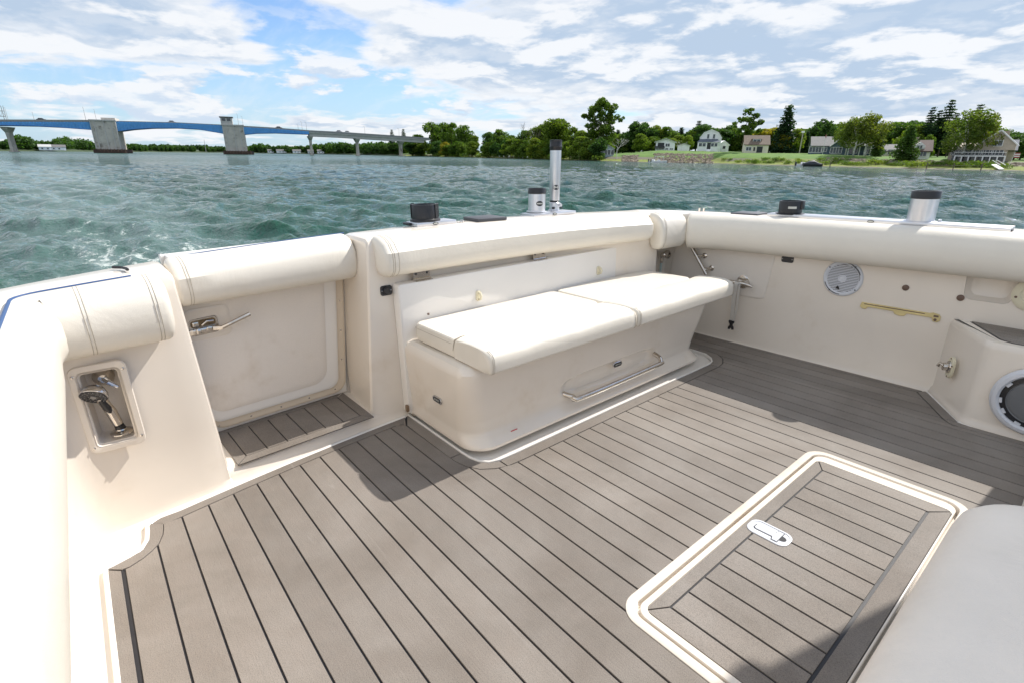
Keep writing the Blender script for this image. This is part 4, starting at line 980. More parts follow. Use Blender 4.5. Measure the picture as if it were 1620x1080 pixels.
# e: long track on the far gunwale, black cup and silver tube
t = thing('mounting_track', 'long silver track running along the far gunwale top', 'track', (1.18,2.575,.61))
g = G(); m = Matrix.Translation((.755,2.545,ZT(2.545)+.0015))@RY(-.4); g.box(0,.835,0,.085,0,.016,m,.0015); g.obj('track_rail', ALU, t)
g = G(); g.box(.828,.838,.02,.05,.001,.010,m,.002); g.obj('end_screw', BLK, t)
oval(m@Matrix.Translation((.418,-.0005,.008))@Matrix(((1,0,0,0),(0,0,-1,0),(0,1,0,0),(0,0,0,1))), t)
t = thing('swivel_mount', 'short black swivel cup at the aft end of the far gunwale track', 'mount', (.82,2.60,.63), 'rod holders and mounts clamped along the gunwale tops')
m2 = Matrix.Translation((.835,2.592,ZT(2.59)+.018))
turned(t, m2, [(.060,0),(.060,.004),(.048,.006),(.049,.054),(.047,.058),(.041,.058),(.04,.03),(0,.02)], 'swivel_cup', BLK, 36, cap1=False)
g = G(); g.box(.040,.056,-.012,.012,.022,.060,m2,.003); g.obj('cup_ear', BLK, t)
a = camdir(.835,2.592)+.15
g = G(); pts = []
for k in range(2):
    for i in range(9):
        b = a+(-.35+i*.0875); pts.append(m2@Vector((.0500*math.cos(b),.0500*math.sin(b),.026+.010*k)))
g.add(pts, [(i,i+1,i+10,i+9) for i in range(8)]); g.obj('badge_print', BADGE, t)
t = thing('rod_holder', 'short fat silver tube with black collar on the far gunwale track', 'rod holder', (1.31,2.59,.63), 'rod holders and mounts clamped along the gunwale tops')
m2 = Matrix.Translation((1.322,2.592,ZT(2.59)+.018))
turned(t, m2, [(.052,0),(.052,.003),(.0445,.005),(.0445,.088),(.042,.088)], 'tube', ALU, 40)
turned(t, m2, [(.0450,.086),(.0468,.088),(.0468,.112),(.0455,.114),(.040,.114),(.039,.10),(0,.06)], 'collar', BLK, 40)
g = G(); g.lathe([(.006,0),(.006,.010),(.004,.012)], m2@Matrix.Translation((.058,.012,.0)), 10); g.obj('clamp_knob', ALU, t)
# ---------------------------------------------------------------- water
def water():
    NR, NA = 860, 740
    r = np.empty(NR); r[0] = 1.1
    q = (6000/1.1)**(1/(NR-1)); r = 1.1*q**np.arange(NR)
    fw = ROT @ CF; a0 = math.atan2(fw.y, fw.x)
    # angular density: fine in the view, coarse behind
    u = np.linspace(-1, 1, NA); ang = a0 + R(88)*u
    RR, AA = np.meshgrid(r, ang, indexing='ij')
    X = RR*np.cos(AA); Y = RR*np.sin(AA); sp = np.maximum(RR*(q-1), RR*R(176)/NA)
    Z = np.zeros_like(X); DX = np.zeros_like(X); DY = np.zeros_like(X)
    rg = np.random.default_rng(11)
    wind = a0 + R(150)
    for i in range(120):
        lam = 0.17*(3.3/0.17)**rg.random(); k = 2*math.pi/lam
        th = wind + rg.normal(0, .5); amp = .0112*lam**.93 * rg.uniform(.5, 1.3)
        if lam > 1.8: amp *= (1.8/lam)**.5
        w = np.clip((lam/sp-2.0)/2.0, 0, 1); w = w*w*(3-2*w)
        ph = k*(X*math.cos(th)+Y*math.sin(th)) + rg.random()*6.283
        # slow amplitude groups keep the chop from repeating
        grp = .65+.5*np.sin(X*.37*math.cos(th+1.1)/(lam**.5)+Y*.37*math.sin(th+1.1)/(lam**.5)+rg.random()*6)
        c = np.cos(ph); s = np.sin(ph)
        Z += amp*w*grp*(c + .28*np.cos(2*ph)); DX -= amp*w*grp*s*math.cos(th)*.8; DY -= amp*w*grp*s*math.sin(th)*.8
    V = np.stack([X+DX, Y+DY, Z], -1).reshape(-1, 3)
    idx = np.arange(NR*NA).reshape(NR, NA)
    F = np.stack([idx[:-1,:-1], idx[:-1,1:], idx[1:,1:], idx[1:,:-1]], -1).reshape(-1, 4)
    # coarse rest of the lake behind the camera
    rb = np.array([1.1, 3, 10, 40, 200, 1000, 6000.]); ab = np.linspace(a0+R(88), a0+R(272), 40)
    RB, AB = np.meshgrid(rb, ab, indexing='ij'); VB = np.stack([RB*np.cos(AB), RB*np.sin(AB), np.zeros_like(RB)], -1).reshape(-1, 3)
    ib = np.arange(7*40).reshape(7, 40)+len(V); FB = np.stack([ib[:-1,:-1], ib[:-1,1:], ib[1:,1:], ib[1:,:-1]], -1).reshape(-1, 4)
    V = np.concatenate([V, VB]); F = np.concatenate([F, FB])
    me = bpy.data.meshes.new('water'); me.vertices.add(len(V)); me.vertices.foreach_set('co', V.ravel())
    me.loops.add(F.size); me.loops.foreach_set('vertex_index', F.ravel()); me.polygons.add(len(F))
    me.polygons.foreach_set('loop_start', np.arange(0, F.size, 4)); me.polygons.foreach_set('loop_total', np.full(len(F), 4)); me.polygons.foreach_set('use_smooth', np.ones(len(F), bool))
    me.update(); me.validate()
    o = bpy.data.objects.new('water', me); COL.objects.link(o); o['kind'] = 'structure'; o['label'] = 'choppy green lake water with wake foam behind the transom'
    m = bpy.data.materials.new('lake_water'); m.use_nodes = True; t = NT(m.node_tree); p = t.n['Principled BSDF']
    geo = t.new('ShaderNodeNewGeometry').outputs['Position']; x, y, z = t.sep(geo)
    # body colour: green water, light through thin crests put in as brighter green by height
    crest = t.mapr(z, .0, .18, 0, 1, True)
    body = t.mix(t.math('MULTIPLY', crest, .45), WATER_LOW, WATER_HIGH)
    big = t.noise(geo, .05, 3, .5); body = t.mix(1.0, body, t.ramp(big, [(.3,.85),(.7,1.15)]), 'MULTIPLY')
    # foam of the wake: streaks that follow the boat's track astern
    tv = ROT @ Vector((-1, 0, 0)); td = Vector((tv.x, tv.y, 0)).normalized(); o0 = (MB @ Vector((-.4, 1.1, 0)))
    rx, ry = t.math('SUBTRACT', x, o0.x), t.math('SUBTRACT', y, o0.y)
    al = t.math('ADD', t.math('MULTIPLY', rx, td.x), t.math('MULTIPLY', ry, td.y))
    ac = t.math('ADD', t.math('MULTIPLY', rx, -td.y), t.math('MULTIPLY', ry, td.x))
    acn = t.math('ABSOLUTE', t.math('SUBTRACT', ac, t.math('MULTIPLY', t.math('MULTIPLY', al, al), .0009)))
    wid = t.math('ADD', 1.5, t.math('MULTIPLY', al, .05))
    inside = t.mapr(t.math('DIVIDE', acn, wid), .35, 1.25, 1, 0, True)
    near = t.mapr(al, 3.0, 30, 1, 0.0, True)
    fvec = t.comb(t.math('MULTIPLY', al, .55), ac, 0.0)
    f1 = t.noise(fvec, 1.7, 8, .72, dist=1.4); f2 = t.noise(geo, 9, 5, .7)
    fo = t.math('ADD', t.math('MULTIPLY', f1, .7), t.math('MULTIPLY', f2, .3))
    thr = t.mapr(t.math('MULTIPLY', inside, near), 0, 1, .74, .485)
    foam = t.mapr(t.math('SUBTRACT', fo, thr), 0, .09, 0, .85, True)
    # a few whitecaps elsewhere
    cap = t.math('MULTIPLY', t.mapr(z, .22, .30, 0, 1, True), t.mapr(f2, .55, .68, 0, .8, True))
    foam = t.math('MAXIMUM', foam, t.math('MULTIPLY', cap, .8))
    aer = t.math('MULTIPLY', inside, t.mapr(al, 6, 110, .75, .0, True))
    body = t.mix(t.math('MULTIPLY', aer, t.mapr(f1, .35, .65, .2, .9)), body, WATER_AER)
    c = t.mix(foam, body, (.62, .66, .62)); t.put(p.inputs['Base Color'], c)
    dist = t.vmath('LENGTH', geo); t.put(p.inputs['Roughness'], t.math('MAXIMUM', t.mapr(foam, 0, 1, .03, .7), t.mapr(dist, 50, 420, .03, .30))); p.inputs['IOR'].default_value = 1.333
    b1 = t.noise(t.comb(t.math('MULTIPLY', x, 1.0), t.math('MULTIPLY', y, 1.0), 0.0), 15.0, 4, .6)
    b2 = t.noise(t.vmath('MULTIPLY', geo, (1, 1, 0)), .55, 7, .68)
    dist = t.vmath('LENGTH', geo)
    bp1 = t.new('ShaderNodeBump'); bp1.inputs['Distance'].default_value = .028; bp1.inputs['Strength'].default_value = .8; t.l.new(b1, bp1.inputs['Height'])
    b3 = t.noise(t.vmath('MULTIPLY', geo, (1, 1, 0)), 4.2, 5, .60)
    bp3 = t.new('ShaderNodeBump'); bp3.inputs['Distance'].default_value = .12; t.put(bp3.inputs['Strength'], t.math('MULTIPLY', t.math('MULTIPLY', t.mapr(dist, 4, 30, .6, 1.0, True), t.mapr(dist, 25, 120, 1.0, .45)), t.math('SUBTRACT', 1.0, t.math('MULTIPLY', inside, t.mapr(al, 12, 30, 0, .65, True))))); t.l.new(b3, bp3.inputs['Height']); t.l.new(bp1.outputs[0], bp3.inputs['Normal']); bp1 = bp3
    bp2 = t.new('ShaderNodeBump'); bp2.inputs['Distance'].default_value = 1.1; t.put(bp2.inputs['Strength'], t.math('MULTIPLY', t.math('MULTIPLY', t.mapr(dist, 8, 45, .12, 1.0, True), t.mapr(dist, 60, 250, 1.0, .55)), t.math('SUBTRACT', 1.0, t.math('MULTIPLY', inside, .75)))); t.l.new(b2, bp2.inputs['Height']); t.l.new(bp1.outputs[0], bp2.inputs['Normal'])
    t.l.new(bp2.outputs[0], p.inputs['Normal'])
    me.materials.append(m)
WATER_LOW = (.012, .064, .045); WATER_HIGH = (.026, .110, .062); WATER_AER = (.13, .21, .19)
water()

# ---------------------------------------------------------------- shore terrain
SHORE = [(560,246.3),(600,246.8),(640,247.6),(680,248.2),(780,250.6),(900,254),(1000,257),(1130,259.4),(1200,261.5),(1300,264),(1420,266.9),(1500,268.8),(1620,271.3),(1760,275),(1950,281)]
def az_u(u): d = ray_w(u, 245); return math.atan2(d.y, d.x)
def shore_d(u):
    v = interp(SHORE, u); p = shore(u, v); return math.hypot(p.x, p.y)
LAWN = [(560,1.5),(900,1.8),(1000,3.1),(1040,4.3),(1130,4.0),(1200,3.5),(1300,3.2),(1450,2.5),(1600,2.1),(1950,1.8)]
def ground_z(u, off):
    zl = interp(LAWN, u)
    return interp([(-6,-1.2),(0,-.05),(2,.30),(7,.55),(12,zl*.55),(22,zl*.92),(30,zl),(60,zl+.5),(300,zl+3),(900,zl+5)], off)
def ground_at(u, D): return ground_z(u, D-shore_d(u))
US = [636+14*i for i in range(95)]; OFFS = [-6,0,1,2,4,7,9,12,16,22,30,45,70,120,250,500,900]
rg = np.random.default_rng(5)
g = G(); rows = []
for o_ in OFFS:
    row = []
    for u in US:
        D = shore_d(u)+o_+rg.normal(0, .25 if 0 <= o_ < 20 else 0); p = at(u, 245, D); row.append(Vector((p.x, p.y, ground_z(u, o_)+rg.normal(0, .05 if o_ > 0 else 0))))
    rows.append(row)
g.grid(rows)
def ground_mat():
    m = bpy.data.materials.new('shore_ground'); m.use_nodes = True; t = NT(m.node_tree); p = t.n['Principled BSDF']
    geo = t.new('ShaderNodeNewGeometry').outputs['Position']; x, y, z = t.sep(geo)
    n = t.noise(geo, .35, 5, .6); n2 = t.noise(geo, 2.5, 4, .6); n3 = t.noise(geo, .06, 2, .5)
    lawn = t.mix(t.mapr(n, .35, .65), (.075, .165, .018), (.13, .22, .030))
    reed = t.mix(t.mapr(n2, .35, .65), (.24, .25, .03), (.10, .16, .03))
    rock = t.mix(t.mapr(n2, .4, .62), (.21, .18, .15), (.09, .08, .065))
    h = t.math('ADD', z, t.math('MULTIPLY', t.math('SUBTRACT', n, .5), .6))
    c = t.mix(t.mapr(h, .12, .22, 0, 1, True), (.14, .125, .10), reed)
    bankm = t.math('MULTIPLY', t.mapr(h, .75, 1.0, 0, 1, True), t.mapr(h, 1.7, 2.3, 1, 0, True))
    c = t.mix(t.math('MULTIPLY', bankm, t.mapr(n3, .42, .52, .15, .9, True)), c, rock)
    c = t.mix(t.mapr(h, 1.5, 2.0, 0, 1, True), c, lawn)
    t.put(p.inputs['Base Color'], c); p.inputs['Roughness'].default_value = .9
    return m
GRD = ground_mat()
o = g.obj('shore_ground', GRD, kind='structure', label='wooded shore with lawns and a low bank')
# distant left shore: low land
FARS = [(-420,236,420),(-260,236,500),(-60,236,620),(0,236,640),(100,236,700),(200,236,900),(350,236,1100),(450,236,900),(540,236,760),(600,236,640),(700,236,560)]
def far_d(u): return interp([(a, c) for a, b, c in FARS], u)
g = G(); rows = []
for o_ in (-8,0,6,40,200,600,1500):
    rows.append([Vector((*(at(u, 240, far_d(u)+o_).xy), {-8:-1,0:-.02,6:1.0,40:2.2,200:4,600:6,1500:8}[o_])) for u in range(-420, 720, 20)])
g.grid(rows); g.obj('far_shore_ground', mat('far_ground', (.05,.075,.03), .9, var=.3, vscale=.02), kind='structure', label='low far shore beyond the bridge')

# ---------------------------------------------------------------- vegetation
def leaf_mat(name, c0, c1):
    m = bpy.data.materials.new(name); m.use_nodes = True; t = NT(m.node_tree); p = t.n['Principled BSDF']
    geo = t.new('ShaderNodeNewGeometry').outputs['Position']; r = t.new('ShaderNodeObjectInfo').outputs['Random']
    a = t.noise(geo, .45, 3, .6); b = t.noise(geo, 2.6, 3, .6)
    c = t.mix(t.mapr(a, .35, .65), c0, c1); c = t.mix(1.0, c, t.ramp(b, [(.3,.55),(.7,1.25)]), 'MULTIPLY')
    c = t.mix(1.0, c, t.ramp(r, [(0,(.78,.86,.8)),(.5,(1,1,1)),(1,(1.18,1.06,.85))]), 'MULTIPLY')
    t.put(p.inputs['Base Color'], c); p.inputs['Roughness'].default_value = .6; p.inputs['Specular IOR Level'].default_value = .25
    p.inputs['Transmission Weight'].default_value = 0
    tr = t.new('ShaderNodeBsdfTranslucent'); t.put(tr.inputs[0], t.mix(1.0, c, (1.4,1.5,.7), 'MULTIPLY'))
    mx = t.new('ShaderNodeMixShader'); mx.inputs[0].default_value = .5; t.l.new(p.outputs[0], mx.inputs[1]); t.l.new(tr.outputs[0], mx.inputs[2])
    t.l.new(mx.outputs[0], t.n['Material Output'].inputs[0]); return m
LEAF = {'mid': leaf_mat('leaves_mid', (.072,.14,.018), (.15,.225,.032)), 'dark': leaf_mat('leaves_dark', (.040,.098,.024), (.088,.165,.034)),
        'light': leaf_mat('leaves_light', (.12,.19,.020), (.21,.28,.035)), 'yellow': leaf_mat('leaves_yellow', (.26,.25,.025), (.38,.33,.04)),
        'needle': leaf_mat('needles', (.020,.055,.024), (.045,.09,.035)), 'birch': leaf_mat('leaves_birch', (.10,.15,.028), (.19,.235,.045))}
BARK = mat('bark', (.12,.095,.07), .9, var=.3, vscale=3); BIRCHB = mat('birch_bark', (.62,.60,.55), .7, var=.15, vscale=4)
def leaf_quads(C, N, size, rgn, droop=0.0):
    """C centres (n,3), N outward normals; small tilted quads, unequal"""
    n = len(C); d = rgn.normal(size=(n,3)); nn = N*.8 + d*.75; nn /= np.linalg.norm(nn, axis=1)[:,None]+1e-9
    up = rgn.normal(size=(n,3)); up[:,2] -= droop*3; a = np.cross(nn, up); a /= np.linalg.norm(a, axis=1)[:,None]+1e-9; b = np.cross(nn, a)
    s = size*rgn.uniform(.45,1.25,(n,1)); s2 = s*rgn.uniform(.6,1.1,(n,1))
    q = np.stack([C-a*s*.5, C-b*s2*.35+a*s*.1, C+a*s*.5, C+b*s2*.5], 1)
    return q.reshape(-1,3)
def mesh_q(name, Q, mt):
    me = bpy.data.meshes.new(name); n = len(Q)//4; me.vertices.add(len(Q)); me.vertices.foreach_set('co', Q.ravel())
    me.loops.add(n*4); me.loops.foreach_set('vertex_index', np.arange(n*4)); me.polygons.add(n)
    me.polygons.foreach_set('loop_start', np.arange(0,n*4,4)); me.polygons.foreach_set('loop_total', np.full(n,4)); me.update(); me.materials.append(mt); return me
def lobes_broad(rgn, h, w, base=.22, n=26, top=1.0):
    L = []
    for i in range(n):
        z = base + (1-base)*(.06+.90*rgn.random()**.85)
        env = math.sin(min(1, max(0,(z-base)/(1-base)))**.75*math.pi)**.55
        a = rgn.random()*6.283; rr = w*.5*env*rgn.uniform(.25,.85)
        L.append((rr*math.cos(a), rr*math.sin(a), z*h, w*rgn.uniform(.13,.24)*(.6+.5*env)))
    return L
def crown_from_lobes(L, per, size, rgn, zs=.75, droop=0.0):
    C = []; N = []
    for (x, y, z, r) in L:
        n = int(per*(r*r)); d = rgn.normal(size=(n,3)); d /= np.linalg.norm(d, axis=1)[:,None]; rad = r*rgn.uniform(.62,1.08,(n,1))
        lump = 1+.22*np.sin(d[:,[0]]*7+x*3)*np.sin(d[:,[1]]*6+y*2)*np.sin(d[:,[2]]*5+z)
        p = d*rad*lump; p[:,2] *= zs; C.append(p+np.array([x,y,z])); N.append(d)
    C = np.concatenate(C); N = np.concatenate(N); return leaf_quads(C, N, size, rgn, droop)
def trunk_mesh(name, h, r, L, mt, rgn, frac=.8, nl=7, lean=0, seg=6):
    g = G(); pts = [(lean*h*t*t+.02*h*math.sin(t*5+r*9), .02*h*math.sin(t*4), h*frac*t) for t in (0,.15,.35,.6,.8,1)]
    g.tube(pts, [r*1.25,r,r*.85,r*.6,r*.42,r*.15], seg)
    for i, (x, y, z, rr) in enumerate(sorted(L, key=lambda q: -q[3])[:nl]):
        t0 = max(.18, min(.8, (z/h/frac)*rgn.uniform(.45,.7))); b = Vector((lean*h*t0*t0, 0, h*frac*t0)); e = Vector((x, y, z)); mid = (b+e)/2+Vector((0,0,-.04*h))
        g.tube([b, mid, e], [r*.42,r*.28,r*.08], 5)
    me = bpy.data.meshes.new(name); me.from_pydata([tuple(v) for v in g.v], [], g.f); me.materials.append(mt); me.polygons.foreach_set('use_smooth', [True]*len(me.polygons)); return me
TREES = {}
def proto(kind, k):
    rgn = np.random.default_rng(hash((kind,k)) % 1000 if False else sum(map(ord, kind))*7+k)
    if kind in ('round','light','dark','yellow'):
        h, w = 12, rgn.uniform(8.5,11); L = lobes_broad(rgn, h, w, .10, 30); lm = {'round':'mid','light':'light','dark':'dark','yellow':'yellow'}[kind]
        cr = mesh_q('crown', crown_from_lobes(L, 62, .72, rgn), LEAF[lm]); tr = trunk_mesh('trunk', h, .28, L, BARK, rgn)
    elif kind == 'tall':
        h, w = 18, 8.5; L = lobes_broad(rgn, h, w, .30, 26); cr = mesh_q('crown', crown_from_lobes(L, 75, .7, rgn), LEAF['mid']); tr = trunk_mesh('trunk', h, .34, L, BARK, rgn)
    elif kind == 'cotton':
        h, w = 24, 17; L = []
        for (x, y, z, r) in ((-6.5,0,15.5,1.7),(-4.6,1,17.2,2.0),(-2.6,0,19,2.4),(-.5,0,21,2.6),(2.0,1,21.6,2.1),(4.2,0,19.2,2.2),(6.0,0,17,1.6),(6.9,0,15,1.3),(-5,-1,13.2,1.8),(3.4,0,15.5,2.3),(0,0,17,2.6),(-2.2,1,14.5,2.5),(1.6,-1,12.5,2.9),(4.6,0,11.5,2.1),(-3.6,0,10.5,2.4),(-.6,0,9.2,3.0),(2.6,0,8.0,2.6),(-4.8,0,7.6,2.1),(5.6,0,8.4,1.8),(-1.8,0,6.0,2.8),(2.0,0,4.8,2.8),(-3.8,0,4.4,2.2),(4.6,0,4.6,2.2)):
            for q in range(3): L.append((x+rgn.normal(0,.9), y+rgn.normal(0,1.8), z+rgn.normal(0,.8), r*rgn.uniform(.5,.85)))
        cr = mesh_q('crown', crown_from_lobes(L, 85, .80, rgn), LEAF['mid']); tr = trunk_mesh('trunk', h, .55, L, BARK, rgn, nl=16)
    elif kind == 'ash':
        h, w = 17, 9; L = []
        for (x, y, z, r) in ((.5,0,16,1.3),(-1,0,14.8,1.2),(2.4,0,14.2,1.5),(-2.6,0,12.6,1.3),(-3.9,0,10.6,1.2),(.4,0,12.5,1.7),(3.6,0,12,1.6),(-1.2,0,10.4,1.8),(2.2,0,10,2.0),(3.8,0,8.6,1.3),(.6,0,7.8,1.8),(-2,0,7.8,1.2)):
            for q in range(3): L.append((x+rgn.normal(0,.6), y+rgn.normal(0,1.2), z+rgn.normal(0,.5), r*rgn.uniform(.5,.85)))
        cr = mesh_q('crown', crown_from_lobes(L, 120, .62, rgn), LEAF['mid']); tr = trunk_mesh('trunk', h, .22, L, BARK, rgn, nl=8)
    elif kind == 'birch':
        h, w = 11, 9; L = []
        for i in range(34):
            a = rgn.random()*6.28; z = rgn.uniform(.30,.96)*h; env = math.sin((z/h-.12)/.9*math.pi)**.6; rr = w*.5*env*rgn.uniform(.2,.9); L.append((rr*math.cos(a), rr*math.sin(a), z, rgn.uniform(.75,1.35)))
        cr = mesh_q('crown', crown_from_lobes(L, 95, .5, rgn, zs=1.25, droop=.6), LEAF['birch']); tr = trunk_mesh('trunk', h, .16, L, BIRCHB, rgn, nl=9, lean=.06)
    elif kind in ('spruce','pine','cedar'):
        h = {'spruce':14,'pine':20,'cedar':8}[kind]; w = {'spruce':6.4,'pine':7.5,'cedar':5.0}[kind]; C = []; N = []
        lay = {'spruce':26,'pine':17,'cedar':22}[kind]
        for i in range(lay):
            t = i/(lay-1); z = h*(.06+.93*t) if kind != 'pine' else h*(.22+.77*t)
            rad = w*.5*((1-t)**.85+.02) if kind != 'pine' else w*.5*(.25+.75*math.sin(min(1,(1-t)*1.25)*math.pi*.5))*rgn.uniform(.6,1.05)
            if kind == 'cedar': rad = w*.5*min(1, (1-t)*1.22+.03)**.9*(.75+.25*min(1,t*6))
            nb = int(8+rad*4)
            for b in range(nb):
                a = rgn.random()*6.28; L_ = rad*rgn.uniform(.7,1.08); m_ = int(5+L_*7*(1.0 if kind != 'pine' else 1.3))
                s = rgn.random(m_)**.7; dz = -.28*L_*s**1.5 + (.25*s if kind == 'pine' else 0)
                wd = .22+.25*(1-s)
                C.append(np.stack([L_*s*math.cos(a)+rgn.normal(0,wd,m_), L_*s*math.sin(a)+rgn.normal(0,wd,m_), z+dz*1.0+rgn.normal(0,.16,m_)],1))
                N.append(np.tile([math.cos(a)*.5, math.sin(a)*.5, .8],(m_,1)))
        C = np.concatenate(C); N = np.concatenate(N)
        cr = mesh_q('crown', leaf_quads(C, N, .55 if kind != 'cedar' else .42, rgn, .3), LEAF['needle' if kind != 'cedar' else 'dark'])
        g = G(); g.tube([(0,0,0),(0,0,h*.5),(0,0,h*.97)], [.24,.15,.03], 6); tr = bpy.data.meshes.new('trunk'); tr.from_pydata([tuple(v) for v in g.v],[],g.f); tr.materials.append(BARK)
    elif kind == 'shrub':
        L = [(rgn.normal(0,.9), rgn.normal(0,.7), rgn.uniform(.4,1.1), rgn.uniform(.5,.9)) for _ in range(9)]
        cr = mesh_q('crown', crown_from_lobes(L, 90, .30, rgn), LEAF['light' if k % 2 else 'mid']); tr = trunk_mesh('trunk', 1.2, .06, L, BARK, rgn)
    elif kind == 'bare':
        cr = None; g = G()
        def br(p, d, l, r, n):
            e = p+d*l; g.tube([p, (p+e)/2+Vector(rgn.normal(0,l*.03,3)), e], [r, r*.8, r*.5], 5)
            if n:
                for _ in range(3 if n > 2 else 4):
                    q = (d+Vector(rgn.normal(0,.42,3))); q.z = abs(q.z)+.15; br(p+d*l*rgn.uniform(.55,1), q.normalized(), l*rgn.uniform(.5,.75), r*.5, n-1)
        br(Vector((0,0,0)), Vector((.05,0,1)), 5.0, .16, 4)
        tr = bpy.data.meshes.new('trunk'); tr.from_pydata([tuple(v) for v in g.v],[],g.f); tr.materials.append(BIRCHB if k == 1 else BARK)
    H = {'round':12,'light':12,'dark':12,'yellow':12,'tall':18,'cotton':24,'ash':17,'birch':11,'spruce':14,'pine':20,'cedar':8,'shrub':1.7,'bare':12}[kind]
    TREES[(kind,k)] = (cr, tr, H); return TREES[(kind,k)]
NAMES = {'round':'broadleaf_tree','light':'broadleaf_tree','dark':'broadleaf_tree','yellow':'yellowing_tree','tall':'broadleaf_tree','cotton':'cottonwood_tree','ash':'ash_tree','birch':'birch_tree','spruce':'spruce_tree','pine':'pine_tree','cedar':'cedar_tree','shrub':'shrub','bare':'bare_tree'}
def tree(kind, u, D, vtop=None, H=None, wk=1.0, label='', group=None, k=None, z=None, cat=None):
    k = rg.integers(0, 3) if k is None else k; k = int(k)
    cr, tr, h0 = TREES.get((kind,k)) or proto(kind, k)
    p = at(u, 245, D); gz = ground_at(u, D) if z is None else z
    if H is None: H = at(u, vtop, D).z - gz
    s = H/h0
    o = bpy.data.objects.new(NAMES[kind], None); COL.objects.link(o); o.location = (p.x, p.y, gz-.1); o.scale = (s*wk, s*wk, s)
    az = math.atan2(p.y, p.x); o.rotation_euler = (0, 0, az-math.pi/2 if kind in ('cotton','ash') else rg.random()*6.28)
    o['label'] = label; o['category'] = cat or ('shrub' if kind == 'shrub' else 'tree')
    if group: o['group'] = group
    for me, nm in ((tr, 'trunk'), (cr, 'crown')):
        if me is None: continue
        c = bpy.data.objects.new(nm, me); COL.objects.link(c); c.parent = o
    return o
DS = shore_d
# the wooded point where the bridge lands, up to the tall cottonwood
WOOD = 'broadleaf trees along the wooded shore'
def wl(kind): return {'round':'mid-green broadleaf tree','light':'light-green broadleaf tree','dark':'dark-green broadleaf tree','tall':'tall slim-crowned shore tree','shrub':'low green shrub at the water line','pine':'dark pine standing above the broadleaf trees','spruce':'dark spruce among the shore trees'}[kind]
def where(u):
    for lim, ph in ((672,'under the bridge end'),(700,'just right of the bridge end'),(730,'of the pair behind the bridge end'),(770,'above the black swivel cup'),(805,'above the dark square pad'),(835,'left of the leafless trees'),(868,'between the leafless trees and the tall tube'),(892,'right behind the tall silver tube'),(925,'left of the cottonwood'),(960,'at the foot of the cottonwood'),(1000,'right of the forked birch'),(1030,'left of the split-level house'),(2000,'behind the split-level house')):
        if u < lim: return ph
tops = [(648,224),(662,214),(684,193),(702,196),(716,191),(735,200),(752,212),(772,208),(790,204),(808,212),(828,206),(845,200),(862,196),(880,190),(893,206),(905,200),(920,206),(935,212),(985,210),(1003,196),(1018,197),(1034,200),(1050,197),(1066,206),(1082,208)]
for u, v in tops:
    D = DS(u)*rg.uniform(1.03,1.10)+rg.uniform(4,14)+(52 if u > 980 else 0); kd = rg.choice(['round','light','round','tall','dark'], p=[.34,.30,.14,.12,.10])
    tree(kd, u, D, v+rg.uniform(-2,3), wk=rg.uniform(.95,1.2), label=wl(kd)+", "+where(u), group=WOOD)
for i in range(44):
    u = 650+ i*10.2+rg.uniform(-5,5)
    if 955 < u < 1100: D = DS(u)+rg.uniform(55,75); v = rg.uniform(210,220)
    else: D = DS(u)+rg.uniform(1,5) if u < 950 else DS(u)+60; v = rg.uniform(217,232)
    kd = rg.choice(['round','light','dark']); tree(kd, u, D, v, wk=rg.uniform(1.1,1.6), label=wl(kd)+", "+where(u), group=WOOD)
for i in range(30):
    u = 655+i*10+rg.uniform(-4,4); tree('shrub', u, DS(u)+rg.uniform(1.2,3.5), H=rg.uniform(1.6,3.6), wk=rg.uniform(1,1.5), label=wl('shrub')+', '+where(u), group='shrubs at the water line')
tree('cotton', 947, DS(947)+16, 153, wk=.98, k=0, label='tall spreading cottonwood rising high above the wooded shore')
tree('bare', 842, DS(842)+9, 184, k=0, wk=1.0, label='leafless grey tree above the shore trees, left of the tall silver tube'); tree('bare', 824, DS(824)+9, 188, k=2, label='thin leafless tree left of the larger leafless one')
tree('bare', 976, DS(976)+9, 204, k=1, wk=1.1, label='white forked leafless birch at the right foot of the cottonwood')
tree('bare', 1077, DS(1077)+22, 216, k=1, wk=.8, label='white birch snag between the low house and its garage')
tree('yellow', 705, DS(705)+3, 226, wk=1.2, k=0, label='yellow-leaved bush tree at the water near the bridge end')
for u, v in ((628,226),(636,224),(641,225),(620,228),(608,229),(596,230)):
    tree('dark', u, 560, v, wk=1.3, label='dark tree on the shore under the bridge deck', group='dark trees under the bridge end', z=1)
for u, v in ((622,206),(640,205)): tree('pine', u, 600, v, k=1, wk=1.1, label='dark ragged pine showing above the bridge deck', group='pines above the bridge deck', z=1)
# behind the houses
back = [(1090,206,'round'),(1100,192,'pine'),(1106,198,'dark'),(1118,200,'dark'),(1150,200,'dark'),(1160,204,'round'),(1204,205,'yellow'),(1214,204,'yellow'),(1198,206,'light'),(1255,205,'light'),(1262,210,'dark'),(1272,208,'spruce'),(1290,190,'dark'),(1304,193,'dark'),(1318,198,'round'),(1330,205,'light'),(1345,203,'dark'),(1392,200,'dark'),(1405,195,'round'),(1415,198,'dark'),(1428,193,'dark'),(1437,200,'light'),(1120,208,'dark'),(1140,206,'dark'),(1235,212,'yellow'),(1222,210,'light'),(1245,214,'light')]
BK = 'trees standing behind the lakeside houses'
def whh(u):
    for lim, ph in ((1112,'white garage'),(1135,'white gambrel house'),(1165,'annex of the gambrel house'),(1200,'cream cottage'),(1230,'cottage, left of the spruce'),(1268,'lawn by the utility pole'),(1300,'left end of the slate-blue house'),(1335,'slate-blue house roof'),(1370,'teal cottage'),(1410,'grey-roofed house'),(2000,'lone conical cedar')):
        if u < lim: return ph
